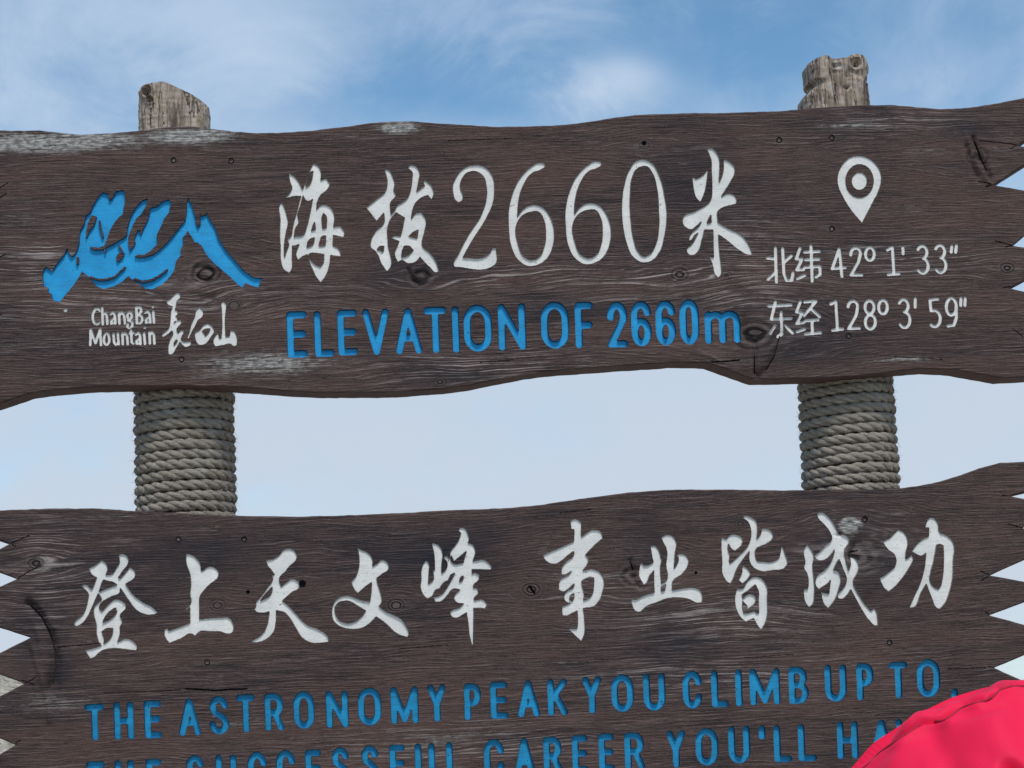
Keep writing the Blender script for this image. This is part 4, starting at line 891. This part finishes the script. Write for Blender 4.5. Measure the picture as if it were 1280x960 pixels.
nrm = D / np.array(AX); nrm /= np.linalg.norm(nrm, axis=1)[:, None]
Q = Q + nrm * off[:, None]
# stitched seam running over the crown: a groove with a raised lap beside it
SEAM = np.array([p for p in resample(smooth_poly(pl('1054 972 1078 957 1098 938 1126 920 1144 908 1155 902 1162 901.5 1170 901 1182 897 1190 891 1201 882 1212 878 1223 875.5 1236 872 1242 867 1247 861 1256 857 1285 855 1330 860 1330 1100 1050 1100'), 80), 1.2) if p[1] < 975 and p[0] < 1320])
CMi = CM.transposed(); Cn = np.array([[CMi[r_][c__] for c__ in range(3)] for r_ in range(3)])
def proj(q_):
    L_ = (q_ + np.array(HC) - np.array(CAM)) @ Cn.T; return 640 + F * L_[:, 0] / -L_[:, 2], 480 - F * L_[:, 1] / -L_[:, 2]
front_i = np.where(D[:, 1] < .35)[0]; fx, fy = proj(Q[front_i])
sel = (fx > 1020) & (fx < 1340) & (fy < 985); front_i = front_i[sel]; fx, fy = fx[sel], fy[sel]
dd = np.full(len(fx), 1e9); sg = np.zeros(len(fx))
for k0 in range(0, len(fx), 4000):
    dx2 = fx[k0:k0 + 4000, None] - SEAM[None, :, 0]; dy2 = fy[k0:k0 + 4000, None] - SEAM[None, :, 1]; r2 = dx2 ** 2 + dy2 ** 2
    dd[k0:k0 + 4000] = np.sqrt(r2.min(1))
vis = D[front_i][:, 1] < .12
am = np.where(vis, -.0072 * np.exp(-(dd / 2.3) ** 2) + .0016 * np.exp(-((dd - 7) / 4.) ** 2) * (1 + .5 * np.sin(fx * .13 + 2 * np.sin(fx * .031))), 0)
Q[front_i] += nrm[front_i] * am[:, None]
k = np.clip((PH_.reshape(-1) - 1.75) / .7, 0, 1)
Q[:, 0] = Q[:, 0] * (1 + .05 * k); Q[:, 2] -= .10 * k ** 2
vs = [tuple(p) for p in Q]; fs = []
for j in range(NP - 1):
    for i in range(NA):
        a = j * NA + i; b_ = j * NA + (i + 1) % NA
        dc = D[a]
        # face opening, on the sign side
        if (dc[0] / .62) ** 2 + ((dc[2] + .12) / .72) ** 2 < 1 and dc[1] > 0: continue
        fs.append((a, a + NA, b_ + NA, b_))
hood = mesh_obj('hood', vs, fs, M['jacket'], person, smooth=True); hood.location = HC_l
md = hood.modifiers.new('thickness', 'SOLIDIFY'); md.thickness = .003; md.offset = -1

def tube(name, pts, r_, m_, parent, K=8):
    vs = []; fs = []; n = len(pts)
    for i, p in enumerate(pts):
        t = (pts[min(i + 1, n - 1)] - pts[max(i - 1, 0)]).normalized(); a = t.orthogonal().normalized() if i == 0 else (a - t * a.dot(t)).normalized(); b = t.cross(a)
        for k_ in range(K): vs.append(p + (a * math.cos(2 * math.pi * k_ / K) + b * math.sin(2 * math.pi * k_ / K)) * r_)
    for i in range(n - 1):
        for k_ in range(K): fs.append((i * K + k_, i * K + (k_ + 1) % K, (i + 1) * K + (k_ + 1) % K, (i + 1) * K + k_))
    return mesh_obj(name, vs, fs, m_, parent, smooth=True)
sxs, sys_ = proj(Q[front_i]); near_cam = np.linalg.norm(Q[front_i] + np.array(HC) - np.array(CAM), axis=1); sp = []
for p in SEAM[::3]:
    if p[0] < 1048 or p[0] > 1300: continue
    m_ = np.where((np.abs(sxs - p[0]) < 3.5) & (np.abs(sys_ - p[1]) < 3.5) & vis)[0]
    if len(m_): sp.append(Vector(Q[front_i[m_]][near_cam[m_].argsort()[:6]].mean(0)))
for _ in range(3): sp = [(sp[max(i - 1, 0)] + sp[i] * 2 + sp[min(i + 1, len(sp) - 1)]) / 4 for i in range(len(sp))]
o = tube('seam', sp, .0011, M['seam'], person); o.location = HC_l
def skin(name, joints, edges, m_, parent, sub=2, root=0):
    """one continuous surface grown over a jointed skeleton: joints = [(x, y, z, rx, ry)]"""
    me = bpy.data.meshes.new(name); me.from_pydata([j[:3] for j in joints], edges, []); me.materials.append(m_)
    o = link(bpy.data.objects.new(name, me), parent)
    sk = o.modifiers.new('skin', 'SKIN'); sk.use_smooth_shade = True
    if not me.skin_vertices: 
        bm = bmesh.new(); bm.from_mesh(me); bm.verts.layers.skin.verify(); bm.to_mesh(me); bm.free()
    for i, j in enumerate(joints):
        me.skin_vertices[0].data[i].radius = (j[3], j[4]); me.skin_vertices[0].data[i].use_root = (i == root)
    sb = o.modifiers.new('sub', 'SUBSURF'); sb.levels = sub; sb.render_levels = sub
    return o
hz = HC.z
J = [(0, 0, .76, .20, .15), (0, 0, 1.00, .195, .14), (0, .0, 1.20, .20, .14), (0, 0, hz - .20, .15, .13), (0, 0, hz - .11, .13, .12)]
Ed = [(0, 1), (1, 2), (2, 3), (3, 4)]
for s_ in (-1, 1):
    n0 = len(J); J += [(s_ * .175, 0, hz - .235, .075, .075), (s_ * .245, .01, hz - .42, .062, .062), (s_ * .27, .02, hz - .56, .055, .055), (s_ * .275, .07, hz - .70, .048, .048), (s_ * .27, .11, hz - .79, .045, .045)]
    Ed += [(2, n0)] + [(n0 + q, n0 + q + 1) for q in range(4)]
tag(skin('jacket', J, Ed, M['jacket'], person))
J = [(0, 0, .92, .10, .10)]; Ed = []
for s_ in (-1, 1):
    n0 = len(J); J += [(s_ * .085, 0, .80, .09, .09), (s_ * .095, .01, .48, .066, .07), (s_ * .10, -.01, .26, .058, .062), (s_ * .10, -.015, .09, .052, .056)]
    Ed += [(0, n0)] + [(n0 + q, n0 + q + 1) for q in range(3)]
skin('trousers', J, Ed, M['trousers'], person)
for s_ in (-1, 1):
    skin('boot', [(s_ * .10, -.03, .13, .048, .052), (s_ * .10, -.03, .05, .046, .046), (s_ * .105, .06, .045, .042, .042), (s_ * .11, .15, .036, .044, .034)], [(0, 1), (1, 2), (2, 3)], M['boots'], person)
    # hand: palm and five bent fingers of different lengths
    wz, wx, wy = hz - .80, s_ * .27, .115
    J = [(wx, wy, wz, .026, .020), (wx, wy + .012, wz - .045, .036, .015), (wx, wy + .02, wz - .078, .036, .013)]; Ed = [(0, 1), (1, 2)]
    for f, (oy, ln) in enumerate(((-.028, .060), (-.0095, .072), (.0095, .068), (.027, .055))):
        n0 = len(J)
        J += [(wx + s_ * .002, wy + .022 - oy, wz - .082, .0095, .0095), (wx - s_ * .004, wy + .024 - oy, wz - .082 - ln * .45, .0088, .0088), (wx - s_ * .015, wy + .026 - oy, wz - .082 - ln * .78, .008, .008), (wx - s_ * .027, wy + .026 - oy, wz - .082 - ln, .0068, .0068)]
        Ed += [(2, n0)] + [(n0 + q_, n0 + q_ + 1) for q_ in range(3)]
    n0 = len(J); J += [(wx - s_ * .006, wy + .048, wz - .035, .011, .011), (wx - s_ * .012, wy + .062, wz - .06, .0098, .0098), (wx - s_ * .02, wy + .066, wz - .085, .008, .008)]
    Ed += [(1, n0), (n0, n0 + 1), (n0 + 1, n0 + 2)]
    skin('hand', J, Ed, M['skin'], person)
# head inside the hood, face towards the sign
NA2, NP2 = 64, 48; vs = []; fs = []
for j in range(NP2 + 1):
    p_ = math.pi * j / NP2
    for i in range(NA2):
        t_ = 2 * math.pi * i / NA2; x, y, z = math.sin(p_) * math.cos(t_), math.sin(p_) * math.sin(t_), math.cos(p_)
        w_ = .076 * (1 - .22 * max(0, -z)); X, Y, Z = x * w_, y * .095, z * .115
        if y > 0:
            g = lambda cx, cz, sx, sz: math.exp(-((X - cx) / sx) ** 2 - ((Z - cz) / sz) ** 2)
            Y += .024 * g(0, -.022, .011, .022) + .008 * g(0, -.06, .02, .006) - .010 * (g(-.032, .004, .014, .010) + g(.032, .004, .014, .010)) + .006 * g(0, -.09, .02, .014) + .005 * g(0, .022, .04, .008)
        vs.append((X, Y, Z))
for j in range(NP2):
    for i in range(NA2): fs.append((j * NA2 + i, (j + 1) * NA2 + i, (j + 1) * NA2 + (i + 1) % NA2, j * NA2 + (i + 1) % NA2))
head = mesh_obj('head', vs, fs, M['skin'], person, smooth=True); head.location = HC_l + Vector((0, .03, -.02))
for s_ in (-1, 1):
    bm = bmesh.new(); bmesh.ops.create_uvsphere(bm, u_segments=16, v_segments=10, radius=.0115); me = bpy.data.meshes.new('eye'); bm.to_mesh(me); bm.free()
    me.materials.append(M['hair']); e_ = link(bpy.data.objects.new('eye', me), head); e_.location = (s_ * .032, .073, .004)
    bm = bmesh.new(); bmesh.ops.create_uvsphere(bm, u_segments=12, v_segments=10, radius=.03); bmesh.ops.scale(bm, vec=(.35, .6, 1), verts=bm.verts); me = bpy.data.meshes.new('ear'); bm.to_mesh(me); bm.free()
    me.materials.append(M['skin']); e_ = link(bpy.data.objects.new('ear', me), head); e_.location = (s_ * .076, -.005, -.01)
hv = [(v[0] * 1.09, v[1] * 1.07 - .004, v[2] * 1.07) for v in vs]
hf = [f for f in fs if all(hv[i][1] < .045 or hv[i][2] > .062 for i in f) and all(hv[i][2] > -.085 for i in f)]
mesh_obj('hair', hv, hf, M['hair'], head, smooth=True)

# ------------------------------------------------------------------ ground: a stony summit, a bank rising on the left, slopes falling away all round
vs = []; fs = []; NA3 = 220; radii = [0] + list(np.geomspace(.6, 4200, 130))
def gh(x, y):
    r_ = math.hypot(x, y)
    h = .05 * mnoise.noise(Vector((x * .6, y * .6, 1))) * min(1, r_ / 3 + .15)
    if r_ > 12:
        h -= (r_ - 12) * .075 * min(1, (r_ - 12) / 30)
        if r_ > 500: h = max(h, -36.6 - (r_ - 500) * .004) 
        h += min(r_ * .02, 22) * mnoise.fractal(Vector((x / 70., y / 70., 2)), 1., 2.1, 5) * min(1, (r_ - 12) / 40)
    # bank on the left, beyond the sign
    bx, by = x + 13.5, y - 27
    h2 = 5.3 * math.exp(-(bx / 8.2) ** 2 - (by / 9.) ** 2)
    return h + h2 + (.35 * mnoise.fractal(Vector((x / 2.5, y / 2.5, 5)), 1., 2.1, 5) * min(1, h2))
for r_ in radii:
    for i in range(NA3):
        a = 2 * math.pi * i / NA3; x, y = r_ * math.sin(a), r_ * math.cos(a); vs.append((x, y, gh(x, y)))
for j in range(len(radii) - 1):
    for i in range(NA3): fs.append((j * NA3 + i, (j + 1) * NA3 + i, (j + 1) * NA3 + (i + 1) % NA3, j * NA3 + (i + 1) % NA3))
g_ = mesh_obj('ground', vs, fs, M['ground'], smooth=True); tag(g_, 'pale stony summit ground with a gravel bank', kind='structure')
# loose stones lying about
vs = []; fs = []; rnd = random.Random(3)
ico = bmesh.new(); bmesh.ops.create_icosphere(ico, subdivisions=1, radius=1); iv = [v.co.copy() for v in ico.verts]; if_ = [[v.index for v in f.verts] for f in ico.faces]; ico.free()
for _ in range(2600):
    r_ = rnd.uniform(.5, 34) ; a = rnd.uniform(0, 6.283); x, y = r_ * math.sin(a), r_ * math.cos(a)
    s_ = rnd.uniform(.015, .07) * (1 + r_ / 18); n0 = len(vs); sc = Vector((rnd.uniform(.7, 1.4), rnd.uniform(.7, 1.4), rnd.uniform(.4, .8))); z = gh(x, y)
    for v in iv:
        w_ = 1 + .35 * mnoise.noise(v * 1.3 + Vector((x, y, 0))); vs.append((x + v.x * s_ * sc.x * w_, y + v.y * s_ * sc.y * w_, z + (v.z * sc.z * w_ + .2) * s_))
    fs += [[n0 + q_ for q_ in f] for f in if_]
tag(mesh_obj('gravel', vs, fs, M['stone']), 'loose grey stones on the ground', kind='stuff')
